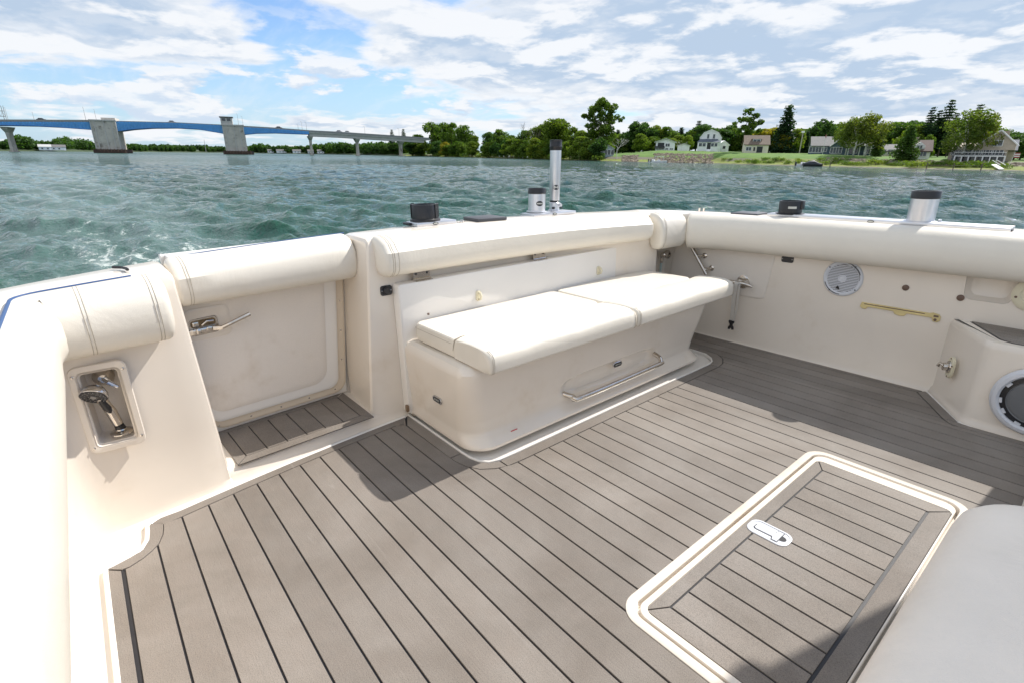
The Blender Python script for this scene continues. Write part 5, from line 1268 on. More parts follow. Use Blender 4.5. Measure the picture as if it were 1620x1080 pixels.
for u, v, kd in back:
    D = DS(u)+(rg.uniform(50,60) if kd in ('yellow','light') else rg.uniform(72,105)); lab = {'round':'mid-green tree behind the lakeside houses','dark':'dark-green tree behind the lakeside houses','light':'light-green tree behind the lakeside houses','yellow':'yellow-green tree between the cream cottage and the spruce','pine':'dark pine behind the white gambrel house','spruce':'dark spruce behind the lawn'}[kd].replace('lakeside houses', whh(u))
    tree(kd, u, D, v, wk=rg.uniform(1.05,1.45), label=lab, group=BK+', '+kd)
for i in range(90):
    u = 975+i*9+rg.uniform(-5,5); D = DS(u)+rg.uniform(105,150); kd = rg.choice(['dark','round','pine','spruce'], p=[.35,.3,.2,.15])
    tree(kd, u, D, interp([(985,207),(1100,203),(1200,206),(1300,200),(1400,196),(1500,192),(1600,212),(1800,212)], u)+rg.uniform(-2,7), wk=rg.uniform(1.4,1.9), label={'dark':'dark tree in the far belt of woods','round':'green tree in the belt of woods behind the houses','pine':'pine in the belt of woods behind the houses','spruce':'spruce in the belt of woods behind the houses'}[kd]+(', above the white houses' if u < 1160 else ', between cottage and spruce' if u < 1240 else ', above the slate-blue house' if u < 1345 else ', above the teal cottage and birches' if u < 1420 else ', near the tall pines' if u < 1520 else ', right of the tan house chimney'), group='belt of woods behind the houses')
tree('ash', 1174, DS(1174)+36, 172, wk=1.2, k=0, label='tall ash with bare lower trunk between white house and cream cottage')
tree('spruce', 1236, DS(1236)+52, 168, wk=1.55, k=0, label='tall pointed dark spruce right of the cream cottage')
tree('birch', 1352, DS(1352)+22, 186, wk=1.3, k=0, label='leaning white-stemmed birch in front of the blue house'); tree('birch', 1368, DS(1368)+24, 184, wk=1.2, k=1, label='bushier birch directly right of the leaning one')
tree('birch', 1336, DS(1336)+26, 190, wk=1.1, k=2, label='birch covering the blue house roof end')
tree('cedar', 1387, DS(1387)+26, 208, wk=.9, k=0, label='small dark cedar beside the grey-roofed house'); tree('cedar', 1432, DS(1432)+14, 198, wk=1.22, k=1, label='large conical cedar standing alone on the lawn')
for u, v, w in ((1458,171,1.0),(1484,160,1.15),(1470,176,1.1),(1497,180,1.1),(1528,167,1.2)): tree('pine', u, DS(u)+rg.uniform(52,64), v, wk=w, label={1458:'slim dark pine standing left of the tallest pine',1484:'tallest dark pine, between the white cottage and the tan house',1470:'shorter pine filling in between the two tallest ones',1497:'dark pine right of the tallest one',1528:'dark pine peeping above the wide birch'}[u], group='tall pines behind the tan house')
tree('round', 1465, DS(1465)+30, 214, wk=.7, k=0, label='small green tree right of the white cottage')
tree('birch', 1524, DS(1524)+15, 178, wk=1.25, k=1, label='wide yellow-green birch in front of the tan house'); tree('birch', 1549, DS(1549)+17, 180, wk=.9, k=0, label='loose-crowned birch right of the wide one, before the tan house')
for u, v in ((1604,214),(1616,213),(1632,212),(1650,213),(1680,212),(1710,214),(1740,212)): tree('dark', u, DS(u)+rg.uniform(30,40), v, wk=1.35, label='dark round tree at the right frame edge', group='dark trees right of the tan house')
for i in range(46):
    u = 1150+i*10+rg.uniform(-4,4); tree('shrub', u, DS(u)+rg.uniform(3,11), H=rg.uniform(.6,1.5), wk=rg.uniform(1,2), label='low shrub on the bank below the '+('gambrel house' if u < 1172 else 'cream cottage' if u < 1225 else 'utility pole' if u < 1275 else 'slate-blue house' if u < 1336 else 'teal cottage' if u < 1388 else 'grey-roofed house' if u < 1425 else 'white cottage' if u < 1480 else 'tan house'), group='shrubs on the bank below the houses')
# far woods: one mass nobody could count
def woods(name, us, vt, Dof, n, size, mt, label, z0=1.5):
    C = []; rgn = np.random.default_rng(len(name)*13+n)
    for i in range(n):
        u = rgn.uniform(*us); D = Dof(u)+rgn.uniform(5, 60); H = max(3, at(u, interp(vt, u)+rgn.uniform(-1.2, 3.0), D).z - z0); p = at(u, 240, D); w = H*rgn.uniform(.30,.48)
        m_ = 150; d = rgn.normal(size=(m_,3)); d /= np.linalg.norm(d,axis=1)[:,None]; q = d*rgn.uniform(.6,1.05,(m_,1))*np.array([w,w,H*.5]); q[:,2] += z0+H*.52
        C.append((q+np.array([p.x,p.y,0]), d))
    Cc = np.concatenate([c for c, _ in C]); N = np.concatenate([d for _, d in C]); me = mesh_q(name, leaf_quads(Cc, N, size, rgn), mt)
    o = bpy.data.objects.new(name, me); COL.objects.link(o); o['kind'] = 'stuff'; o['label'] = label; return o
woods('far_woods', (-400,165), [(-400,222),(-240,224),(0,226),(15,223),(32,214),(50,218),(65,224),(85,225),(105,217),(120,220),(140,221),(150,226),(165,228)], far_d, 230, 2.6, LEAF['dark'], 'woods on the far shore left of the first bridge pier')
woods('far_woods', (195,640), [(195,227),(230,230),(280,231),(350,233),(395,232),(410,228),(430,231),(480,232),(510,228),(540,226),(560,229),(600,226),(640,226)], far_d, 330, 3.2, LEAF['dark'], 'low far woods seen under the bridge')
woods('far_ridge', (180,480), [(180,229.5),(260,230.5),(350,232),(480,234)], lambda u: 1500, 130, 7, LEAF['needle'], 'blue-green wooded ridge on the horizon', 1)

# ---------------------------------------------------------------- houses
def hm(name, c, rough=.7, **k): return mat(name, c, rough, **k)
GLASS = mat('window_glass', (.03,.04,.05), .08, spec=.8); WTRIM = mat('white_trim', (.80,.80,.78), .5)
def house(name, label, u, D, w, d, wh, rh, wallc, roofc, yaw=0, gable='front', wins=(), doors=(), gambrel=False, eave=.4, z=None, cat='house'):
    """gable 'front': ridge runs away from the water; 'side': ridge parallel to it. Local x to the right, y away from the water."""
    p = at(u, 245, D); gz = (ground_at(u, D) if z is None else z); az = math.atan2(p.y, p.x)
    o = thing(name, label, cat, (p.x, p.y, gz-.15), boat=False, rz=az-math.pi/2+yaw)
    prof = [(-w/2,0),(w/2,0),(w/2,wh),(0,wh+rh),(-w/2,wh)] if gable == 'front' else [(0,0),(d,0),(d,wh),(d/2,wh+rh),(0,wh)]
    if gambrel: prof = [(-w/2,0),(w/2,0),(w/2,wh),(w*.34,wh+rh*.62),(0,wh+rh),(-w*.34,wh+rh*.62),(-w/2,wh)] if gable == 'front' else [(0,0),(d,0),(d,wh),(d*.80,wh+rh*.66),(d/2,wh+rh),(d*.20,wh+rh*.66),(0,wh)]
    n = len(prof); g = G()
    if gable == 'front': vs = [Vector((a, y, b)) for y in (0, d) for a, b in prof]
    else: vs = [Vector((x, a, b)) for x in (-w/2, w/2) for a, b in prof]
    g.add(vs, [tuple(range(n)), tuple(range(n, 2*n))]+[(i,(i+1)%n,n+(i+1)%n,n+i) for i in range(n)]); g.obj('wall', wallc, o, smooth=False)
    line = prof[2:]; g = G()
    def rp(a, b, t): return (a, b+t)
    cx = 0 if gable == 'front' else d/2; ln = []
    for a, b in line: s = 1 if a > cx else (-1 if a < cx else 0); ln.append((a, b))
    e0 = Vector(ln[0])-Vector(ln[1]); e1 = Vector(ln[-1])-Vector(ln[-2]); ln[0] = tuple(Vector(ln[0])+e0.normalized()*eave); ln[-1] = tuple(Vector(ln[-1])+e1.normalized()*eave)
    lo = [(a, b+.02) for a, b in ln]; hi = [(a, b+.24) for a, b in ln]; poly = lo+hi[::-1]; n2 = len(poly)
    if gable == 'front': vs = [Vector((a, y, b)) for y in (-eave, d+eave) for a, b in poly]
    else: vs = [Vector((x, a, b)) for x in (-w/2-eave, w/2+eave) for a, b in poly]
    m_ = len(ln); fs = []
    for i in range(n2): fs.append((i,(i+1)%n2,n2+(i+1)%n2,n2+i))
    for i in range(m_-1):
        for q in (0, n2): fs.append((q+i, q+i+1, q+n2-2-i, q+n2-1-i))
    g.add(vs, fs); g.obj('roof', roofc, o, smooth=False)
    for (x, zz, ww, hh, *rest) in wins: window(o, x, zz, ww, hh, rest[0] if rest else 0)
    for (x, zz, ww, hh, mt_) in doors:
        g = G(); g.box(x-ww/2,x+ww/2,-.06,.05,zz,zz+hh); g.obj('door', mt_, o, smooth=False)
    return o
def window(o, x, z, w, h, bars=0, y=0, tf=.12):
    g = G(); 
    for b in ((x-w/2-tf,x-w/2,z-tf,z+h+tf),(x+w/2,x+w/2+tf,z-tf,z+h+tf),(x-w/2,x+w/2,z-tf,z),(x-w/2,x+w/2,z+h,z+h+tf)): g.box(b[0],b[1],y-.10,y-.01,b[2],b[3])
    for i in range(bars): xx = x-w/2+w*(i+1)/(bars+1); g.box(xx-.05,xx+.05,y-.085,y-.02,z,z+h)
    wn = g.obj('window', WTRIM, o, smooth=False)
    g = G(); g.box(x-w/2,x+w/2,y-.05,y-.025,z,z+h); g.obj('pane', GLASS, wn, smooth=False)
def slabs(o, boxes, name, mt):
    for b in boxes: g = G(); g.box(*b); g.obj(name, mt, o, smooth=False)
WHT = hm('white_siding', (.88,.88,.88), var=.05, vscale=1); CRM = hm('cream_siding', (.74,.68,.54), var=.06, vscale=1); TAN = hm('tan_shingle', (.50,.42,.33), var=.12, vscale=2); BLU = hm('slate_blue_siding', (.10,.145,.19), var=.08, vscale=1)
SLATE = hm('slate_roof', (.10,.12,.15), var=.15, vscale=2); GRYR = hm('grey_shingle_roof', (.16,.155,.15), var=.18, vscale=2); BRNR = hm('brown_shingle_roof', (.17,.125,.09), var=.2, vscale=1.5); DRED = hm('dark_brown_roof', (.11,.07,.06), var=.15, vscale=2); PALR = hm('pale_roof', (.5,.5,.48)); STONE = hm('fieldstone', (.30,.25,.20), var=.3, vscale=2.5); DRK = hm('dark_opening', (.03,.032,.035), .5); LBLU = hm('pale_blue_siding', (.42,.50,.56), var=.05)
def wid(u0, u1, D): return (at(u1,245,D)-at(u0,245,D)).length
def hgt(v0, v1, u, D): return at(u,v0,D).z-at(u,v1,D).z
D3 = DS(1119)+34; w3 = wid(1105,1139,D3)
h = house('gambrel_house', 'white two-storey house with gambrel gable and slate porch roof above the rocky bank', 1121, D3, w3, 9, hgt(221,243,1120,D3), hgt(208.5,221,1120,D3), WHT, WHT, gambrel=True, wins=((-1.0,hgt(221,243,1120,D3)-.2,.7,1.5),(1.1,hgt(221,243,1120,D3)-.2,.7,1.5)), eave=.25)
wp = wid(1100,1134,D3); g = G(); g.box(-wp/2-.5,wp/2-.9,-2.6,-.02,0,hgt(228,243,1120,D3)); g.obj('porch', WHT, h, smooth=False); zp = hgt(228,243,1120,D3)
g = G(); g.add([Vector(v) for v in ((-wp/2-.8,-2.9,zp),(wp/2-.6,-2.9,zp),(wp/2-1.4,-.02,zp+1.2),(-wp/2+.2,-.02,zp+1.2),(-wp/2-.8,-.02,zp),(wp/2-.6,-.02,zp))], [(0,1,2,3),(0,3,4),(1,5,2),(0,4,5,1)]); g.obj('porch_roof', SLATE, h, smooth=False)
for x in (-wp*.42,-wp*.25,wp*.14,wp*.28): window(h, x-.1, zp-1.5, 1.1, 1.15, 0, y=-2.6)
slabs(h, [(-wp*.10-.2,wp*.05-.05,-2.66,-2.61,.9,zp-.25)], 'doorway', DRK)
for i in range(5): slabs(h, [(-wp*.10-.3,wp*.05+.1,-3.9+.25*i,-3.65+.25*i,0,.2+.18*i)], 'step', WHT)
h2 = house('house_annex', 'small white wing with gable right of the white gambrel house', 1143, D3+4, 3.8, 6, 2.6, 1.4, WHT, WHT, wins=((.2,1.2,1.0,1.0),), yaw=.2)
D4 = DS(1194)+30; w4 = wid(1176,1214,D4); wh4 = hgt(231,245,1194,D4)
h = house('cottage', 'cream cottage with brown shingle roof and shed dormer', 1195, D4, w4, 7, wh4, hgt(217,231,1194,D4), CRM, BRNR, gable='side', wins=((-w4*.32,.9,1.6,1.1,1),), yaw=.12)
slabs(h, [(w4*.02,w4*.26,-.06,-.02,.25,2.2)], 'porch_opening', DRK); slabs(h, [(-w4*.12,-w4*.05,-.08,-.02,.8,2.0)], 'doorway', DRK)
g = G(); g.box(-1.7,1.5,1.0,3.6,wh4+.5,wh4+1.85); g.obj('dormer', BRNR, h, smooth=False); window(h, -.1, wh4+.85, 2.2, .8, 1, y=1.0)
D2 = DS(1052)+38; w2 = wid(1037,1067,D2); wh2 = hgt(227,241,1050,D2)
h = house('split_level_house', 'low white split-level house with shallow gable and dark balcony', 1051, D2, w2, 9, wh2, hgt(223,228,1050,D2), WHT, PALR, wins=((w2*.12,wh2-1.7,1.6,1.1,1),(w2*.34,.5,1.3,.5,1),(w2*.1,.5,1.0,.5)), eave=.7)
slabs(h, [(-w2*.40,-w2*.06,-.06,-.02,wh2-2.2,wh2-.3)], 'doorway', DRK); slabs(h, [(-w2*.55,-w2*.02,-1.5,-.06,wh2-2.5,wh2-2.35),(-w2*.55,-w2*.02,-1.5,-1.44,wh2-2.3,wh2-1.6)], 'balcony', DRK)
house('garage', 'low white garage building right of the split-level house', 1080, D2+2, wid(1070,1089,D2), 6, hgt(232,240.5,1080,D2), hgt(229,232,1080,D2), WHT, PALR, eave=.4, cat='garage')
D1 = DS(961)+14; house('sunroom_house', 'pale blue glassy sunroom house half hidden under the cottonwood', 961, D1, wid(952,971,D1), 7, hgt(225,239,960,D1), hgt(220,225,960,D1), LBLU, PALR, wins=[(x,1.0,1.1,1.9,0) for x in (-2.2,-.8,.6,2.0)])
D5 = DS(1308)+32; w5 = wid(1281,1313,D5); wh5 = hgt(232,246,1300,D5)
h = house('lake_house', 'slate-blue single-storey house with grey roof and white sunroom windows', 1298, D5, w5, 9, wh5, hgt(214,232,1300,D5)*.8, BLU, GRYR, gable='side', wins=((-w5*.30,.7,3.3,1.5,3),(w5*.13,.9,1.3,1.2,1)), yaw=.10)
w5b = wid(1312,1336,D5); h = house('lake_house_wing', 'blue gabled wing with white trim, right end of the slate-blue house', 1324, D5-1.5, w5b, 10, wh5, hgt(219,232,1320,D5)*.8, BLU, GRYR, wins=((-w5b*.12,.6,2.9,1.6,3),), yaw=.05)
g = G(); 
for s in (-1,1):
    a = Vector((s*(w5b/2+.35),-.42,wh5-.15)); b = Vector((0,-.42,wh5+hgt(219,232,1320,D5)*.8+.12)); g.tube([a,b],.14,4)
g.obj('gable_trim', WTRIM, h, smooth=False)
D6 = DS(1365)+34; w6 = wid(1338,1386,D6)
h = house('blue_cottage', 'teal-blue low cottage with white porch posts behind the birches', 1362, D6, w6, 8, 2.8, 1.8, BLU, GRYR, gable='side', wins=((-w6*.3,.8,2.2,1.2,1),(w6*.2,.8,1.8,1.2,1)))
for i in range(6): slabs(h, [(-w6/2+.3+i*(w6-.7)/5,-w6/2+.55+i*(w6-.7)/5,-2.3,-2.05,0,2.7)], 'porch_post', WTRIM)
slabs(h, [(-w6/2,w6/2,-2.4,-.02,2.7,2.9)], 'porch_roof', WTRIM)
D7 = DS(1404)+36; w7 = wid(1388,1424,D7); house('grey_roof_house', 'low grey-roofed house between the small cedar and the lone cedar', 1406, D7, w7, 8, hgt(235,244,1405,D7), hgt(225,235,1405,D7), CRM, GRYR, gable='side', wins=((-w7*.25,.7,1.0,1.2),(w7*.05,.7,1.2,1.2,1),(w7*.3,.7,.9,1.2)))
D8 = DS(1457)+20; w8 = wid(1442,1470,D8); wh8 = hgt(236,250,1457,D8)
h = house('white_cottage', 'white cottage with dark red-brown roof and white gabled dormer', 1457, D8, w8, 6.5, wh8, hgt(216,236,1457,D8)*.82, WHT, DRED, gable='side', wins=((w8*.02,.9,1.9,1.2,2),), yaw=.1)
g = G(); pf = [(-1.1,0),(1.1,0),(1.1,1.0),(0,1.9),(-1.1,1.0)]; g.add([Vector((a-.6,y,wh8+.25+b)) for y in (.35,2.6) for a, b in pf], [(0,1,2,3,4),(5,6,7,8,9)]+[(i,(i+1)%5,5+(i+1)%5,5+i) for i in range(5)]); g.obj('dormer', WHT, h, smooth=False); window(h, -.6, wh8+.5, 1.0, .8, 1, y=.35)
g = G(); g.box(-1.6,-1.0,2.8,3.4,wh8+1,wh8+hgt(216,236,1457,D8)*.82+.9); g.obj('chimney', STONE, h, smooth=False)
D9 = DS(1552)+17; w9 = wid(1498,1590,D9); wh9 = hgt(233,255,1550,D9)
h = house('tan_house', 'large tan shingle house with white balcony, tall gable and stone chimney', 1545, D9, w9, 10, wh9*.93, hgt(222,233,1550,D9), TAN, TAN, gable='side', yaw=-.05)
gx = wid(1545,1572,D9)
for i, x in enumerate((-w9*.36,-w9*.18,w9*.0,w9*.17,w9*.34)): window(h, x, wh9*.55, 1.9, 1.3, 2)
for i, x in enumerate((-w9*.30,-w9*.06,w9*.14,w9*.34)): slabs(h, [(x-1.3,x+1.3,-.08,-.03,.3,2.1)], 'patio_door', GLASS)
g = G(); a = w9*.30; pf = [(-3.2,0),(3.2,0),(3.2,1.2),(0,4.0),(-3.2,1.2)]; g.add([Vector((a+b_,y,wh9*.90+c)) for y in (-.3,6) for b_, c in pf], [(0,1,2,3,4),(5,6,7,8,9)]+[(i,(i+1)%5,5+(i+1)%5,5+i) for i in range(5)]); g.obj('gable', TAN, h, smooth=False)
g = G(); 
for s in (-1,1): g.tube([(a+s*3.7,-.45,wh9*.90+.85),(a,-.45,wh9*.90+4.2)],.17,4)
g.obj('gable_trim', WTRIM, h, smooth=False); window(h, a, wh9*.9+.9, 1.6, 1.1, 1, y=-.3)
g = G(); g.box(a-.2,a+1.5,1.2,2.6,wh9*.9,wh9*.9+hgt(205,233,1570,D9)+.3); g.obj('chimney', STONE, h, smooth=False)
slabs(h, [(-w9*.36,w9*.5,-3.0,-.02,wh9*.42,wh9*.42+.22),(-w9*.36,w9*.5,-3.02,-2.9,wh9*.42+.85,wh9*.42+.95)], 'balcony', WTRIM)
for i in range(8): x = -w9*.35+i*w9*.845/7; slabs(h, [(x-.12,x+.12,-3.0,-2.78,0,wh9*.42)], 'balcony_post', WTRIM)
g = G()
for i in range(60): x = -w9*.355+i*w9*.85/59; g.box(x-.025,x+.025,-2.98,-2.93,wh9*.42+.2,wh9*.42+.86)
g.obj('railing', DRK, h, smooth=False)
house('tan_house_wing', 'dark-roofed right wing of the tan house', 1592, D9+6, wid(1578,1603,D9), 7, wh9*.8, 2.2, TAN, SLATE, gable='side', yaw=.05)
# small far houses on the left
for u, v, w_, lab in ((74,235,9,'small white-roofed house on the far shore left of the first bridge pier'),(92,234,14,'wide white house on the far shore left of the first bridge pier'),(429,238,9,'pale house on the far shore just right of the second bridge pier'),(446,238,14,'long pale building on the far shore under the bridge'),(470,238.5,11,'white house on the far shore left of the slim pier'),(492,238,8,'pale house on the far shore behind the slim pier'),(508,238.5,9,'small pale house on the far shore right of the slim pier')):
    D = far_d(u)-4 if u > 200 else far_d(u)-8; house('far_house', lab, u, D, w_, 7, 3.0, 2.0, WHT, GRYR if u > 80 else PALR, gable='side', wins=((-2,1,1.2,1.2),(2,1,1.2,1.2)), z=1.2)

# ---------------------------------------------------------------- shore furniture
WOODM = mat('weathered_wood', (.16,.125,.095), .85, var=.2, vscale=3); CANV = mat('boat_cover', (.025,.03,.04), .6)
def dock(label, u0, u1, off, L, zt=.75, D=None):
    u = (u0+u1)/2; D = DS(u)-off if D is None else D; w = wid(u0, u1, D); p = at(u, 245, D); o = thing('dock', label, 'dock', (p.x,p.y,0), boat=False, rz=math.atan2(p.y,p.x)-math.pi/2, group='docks along the shore')
    n = max(6, int(w/.5))
    for i in range(min(n, 60)):
        x = -w/2+w*i/n; g = G(); g.box(x+.02,x+w/n-.02,0,1.5,zt-.06,zt); g.obj('plank', WOODM, o, smooth=False)
    for i in range(max(3,int(w/3))):
        x = -w/2+.2+(w-.4)*i/(max(3,int(w/3))-1)
        for y in (.1,1.4): g = G(); g.tube([(x,y,-1),(x,y,zt+.5)], .09, 6); g.obj('post', WOODM, o)
    return o
dock('long low dock on dark posts below the white gambrel house', 1056, 1118, 3, 1); dock('dock beside the covered boat below the slate-blue house', 1268, 1318, 3, 1); dock('heavy timber dock on slanting posts before the tan house', 1468, 1560, 4, 1, .9); dock('low flat dock at the foot of the wooded shore', 783, 843, 3, 1, .5)
def shoreboat(label, u, D, L, hullm, cover=None, canopy=False, group='boats moored along the shore'):
    p = at(u, 245, D); o = thing('moored_boat', label, 'boat', (p.x,p.y,.0), boat=False, rz=math.atan2(p.y,p.x)-math.pi/2+rg.uniform(-.3,.3), group=group)
    rows = []
    for t, w_, z0 in ((-1,.82,-.1),(-.6,1,-.1),(0,1,-.1),(.5,.82,-.05),(.85,.4,.1),(1,.04,.35)):
        b = L*.17*w_; rows.append([Vector((t*L/2, y, z)) for y, z in ((-b*.6,z0-.2),(-b,.45+.15*max(0,t)),(-b,.55+.2*max(0,t)),(b,.55+.2*max(0,t)),(b,.45+.15*max(0,t)),(b*.6,z0-.2))])
    g = G(); g.grid(rows, closed=True, cap=True); g.obj('hull', hullm, o)
    if cover:
        rows = [[Vector((t*L/2, y*L*.16, .56+z*h_)) for y, z in ((-1,0),(-.7,.7),(0,1),(.7,.7),(1,0))] for t, h_ in ((-.95,.25),(-.4,.8),(.05,1.0),(.4,.5),(.85,.2))]
        g = G(); g.grid(rows, cap=False); g.obj('cover', cover, o)
    else:
        g = G(); g.box(-.6,.3,-.5,.5,.55,1.0,r=.08); g.obj('console', WHT, o); g = G(); g.box(-L/2-.35,-L/2+.05,-.2,.2,.1,1.1,r=.06); g.obj('outboard_motor', BLK, o)
    if canopy:
        g = G(); g.box(-1.6,1.4,-1.1,1.1,2.0,2.12,r=.03); g.obj('canopy', WHT, o)
        for x in (-1.5,1.3):
            for y in (-1,1): g = G(); g.tube([(x,y,.5),(x,y,2.0)],.04,5); g.obj('canopy_post', ALU, o)
    return o
shoreboat('white boat under a white canopy left of the long dock', 1044, DS(1044)-3, 5.2, WHT, None, True); shoreboat('small white skiff drawn up beside the canopy boat', 1035, DS(1035)-1, 3.2, WHT)
shoreboat('boat under a dark cover between the dock posts', 1289, DS(1289)-5, 4.6, BLK, CANV); shoreboat('white dinghy left of the dark-covered boat', 1274, DS(1274)-5, 3.4, WHT)
shoreboat('small pale boat at the shore behind the last bridge pier', 636, 470, 6, WHT)
for i in range(7):
    u = 790+i*7.5; D = DS(u)-2.6; p = at(u,245,D); o = thing('deck_chair', 'white chair on the low flat dock under the trees', 'chair', (p.x,p.y,.5), boat=False, group='white chairs on the low dock', rz=rg.random()*6)
    g = G(); g.box(-.35,.35,-.35,.35,.35,.45); g.obj('seat', WTRIM, o, smooth=False); g = G(); g.box(-.35,.35,.28,.36,.45,1.0); g.obj('backrest', WTRIM, o, smooth=False)
    for a in (-.3,.3):
        for b in (-.3,.3): g = G(); g.box(a-.03,a+.03,b-.03,b+.03,0,.35); g.obj('leg', WTRIM, o, smooth=False)
# utility pole, flag pole, gangway, riprap
p = at(1264, 245, DS(1264)+48); o = thing('utility_pole', 'leaning wooden utility pole with white lamp left of the slate-blue house', 'pole', (p.x,p.y,ground_at(1264,DS(1264)+48)), boat=False)
Hp = hgt(209,243,1264,DS(1264)+48); g = G(); g.tube([(0,0,0),(0,0,Hp)], .16, 7); g.obj('post', mat('pole_wood',(.42,.38,.33),.8), o); g = G(); g.box(-.5,.5,-.3,.1,Hp-.4,Hp+.2,r=.1); g.obj('lamp_head', WTRIM, o)
p = at(1301, 245, DS(1301)+28); o = thing('flag_pole', 'thin flag pole with furled red flag before the slate-blue house', 'flag pole', (p.x,p.y,ground_at(1301,DS(1301)+28)), boat=False)
g = G(); g.tube([(0,0,0),(0,0,hgt(213,244,1301,DS(1301)+28))], .06, 6); g.obj('post', WTRIM, o); g = G(); g.box(-.12,.12,-.05,.05,4.6,5.5,r=.03); g.obj('flag', mat('flag_red',(.35,.06,.06),.8), o)
p = at(1602, 245, DS(1602)+7); o = thing('flag_pole', 'small pole with red and white flag right of the tan house', 'flag pole', (p.x,p.y,ground_at(1602,DS(1602)+7)), boat=False)
g = G(); g.tube([(0,0,0),(.3,0,3.2)], .04, 6); g.obj('post', WTRIM, o)
for i in range(5): g = G(); g.box(.3,1.2,-.02,.02,2.0+.2*i,2.2+.2*i); g.obj('flag_stripe', mat('flag_red',(.35,.06,.06),.8) if i % 2 == 0 else WTRIM, o, smooth=False)
p = at(1592, 245, DS(1592)+1); o = thing('gangway', 'white gangway steps leading down the bank by the tan house', 'gangway', (p.x,p.y,.2), boat=False, rz=math.atan2(p.y,p.x)-math.pi/2)
g = G(); g.box(-.4,.4,0,3.6,0,.12,m=Matrix.Rotation(R(16),4,'X')@Matrix.Rotation(R(25),4,'Z')); g.obj('ramp', WTRIM, o, smooth=False)
for s in (-1,1): g = G(); g.tube([(s*.4,0,.9),(s*.4-1.5,3.2,1.8)], .05, 5); g.obj('handrail', WTRIM, o)
p = at(924, 245, DS(924)+14); o = thing('garden_canopy', 'small white garden canopy glimpsed through the trees left of the cottonwood', 'canopy', (p.x,p.y,ground_at(924,DS(924)+14)), boat=False)
g = G(); g.lathe([(2.2,2.4),(0,3.4)], None, 4, cap0=True); g.obj('canopy_top', WTRIM, o, smooth=False)
for a in (45,135,225,315): g = G(); g.tube([(1.5*math.cos(R(a)),1.5*math.sin(R(a)),0),(1.5*math.cos(R(a)),1.5*math.sin(R(a)),2.5)],.06,5); g.obj('post', WTRIM, o)
def rocks():
    C = []; F = []; rgn = np.random.default_rng(3)
    base = [(-1,-.8,-.6),(1,-.9,-.6),(1.1,.9,-.6),(-.9,1,-.6),(-.7,-.6,.5),(.8,-.5,.6),(.6,.7,.5),(-.6,.6,.7)]; fc = [(0,3,2,1),(4,5,6,7),(0,1,5,4),(1,2,6,5),(2,3,7,6),(3,0,4,7)]
    for i in range(1500):
        u = rgn.choice([rgn.uniform(985,1010), rgn.uniform(1035,1130), rgn.uniform(1035,1130), rgn.uniform(1310,1640)]); off = rgn.uniform(.5,17) if u < 1200 else rgn.uniform(9,16)
        D = DS(u)+off; p = at(u,245,D); s = rgn.uniform(.2,.6); z = ground_z(u, off); a = rgn.random()*6.28; ca, sa = math.cos(a), math.sin(a); k = len(C)
        for b in base:
            x, y, zz = [q*s*rgn.uniform(.7,1.2) for q in b]; C.append((p.x+x*ca-y*sa, p.y+x*sa+y*ca, z+zz*.7))
        F += [tuple(k+i for i in f) for f in fc]
    me = bpy.data.meshes.new('riprap'); me.from_pydata(C, [], F); me.materials.append(mat('rock', (.33,.27,.21), .9, var=.35, vscale=1.2, space='Object')); o = bpy.data.objects.new('riprap', me); COL.objects.link(o); o['kind'] = 'stuff'; o['label'] = 'tumbled rocks on the bank'
rocks()

# ---------------------------------------------------------------- the bridge
BA, BB = at(-110, 240, 470), at(705, 240, 455)
def on_bridge(u):
    d = ray_w(u, 240); A = Vector((BA.x,BA.y)); B = Vector((BB.x,BB.y)); e = B-A; den = d.x*e.y-d.y*e.x; t = (A.x*e.y-A.y*e.x)/den; return t*math.hypot(d.x,d.y), Vector((d.x*t, d.y*t))
BDIR = (Vector((BB.x,BB.y,0))-Vector((BA.x,BA.y,0))).normalized(); BN = Vector((BDIR.y,-BDIR.x,0)); 
if BN.dot(Vector((BA.x,BA.y,0))) > 0: BN = -BN                     # toward the camera
BF = Matrix((BDIR, -BN, Vector((0,0,1)))).transposed().to_4x4()      # local: x along, y away from camera, z up
BF.translation = Vector((BA.x,BA.y,0)); BFI = BF.inverted()
def bx(u): q = on_bridge(u)[1]; return (BFI@Vector((q.x,q.y,0))).x
def bz(u, v): return at(u, v, on_bridge(u)[0]).z
bridge = bpy.data.objects.new('bascule_bridge', None); COL.objects.link(bridge); bridge.matrix_world = BF; bridge['label'] = 'long bascule road bridge with blue haunched girders and two broad concrete piers'; bridge['category'] = 'bridge'; OFF[bridge.name] = Vector((0,0,0))
CONC = mat('bridge_concrete', (.52,.475,.40), .85, var=.15, vscale=.25, stain=((.17,.14,.11), .35, .5, .75)); CONL = mat('light_concrete', (.52,.49,.44), .8, var=.1, vscale=.3); BBLU = mat('bridge_blue', (.10,.34,.66), .5, var=.1, vscale=.3); RUST = mat('fender_timber', (.085,.05,.035), .85, var=.3, vscale=.8); BRAIL = mat('rail_grey', (.30,.29,.27), .7)
deckline = [(-300,187),(-110,188.5),(0,190),(60,190.2),(155,190.6),(193,192),(285,194.2),(357,197.8),(390,199.6),(440,202.5),(492,206.5),(540,209),(600,213),(670,217.8),(680,218.4),(705,221)]
WID = 13.0
def ribbon(us, top, bot, y0, y1, name, mt, parent=bridge):
    rows = []
    for u in us:
        x = bx(u); zt, zb = top(u), bot(u); rows.append([Vector((x,y0,zb)), Vector((x,y0,zt)), Vector((x,y1,zt)), Vector((x,y1,zb))])
    g = G(); g.grid(rows, closed=True, cap=True); return g.obj(name, mt, parent, smooth=False)
dz = lambda u: bz(u, interp(deckline, u)); S_ = bz(300,200)-bz(300,201)   # metres per photo pixel there
allu = sorted(set([a for a, _ in deckline]+list(range(-300,670,20))))
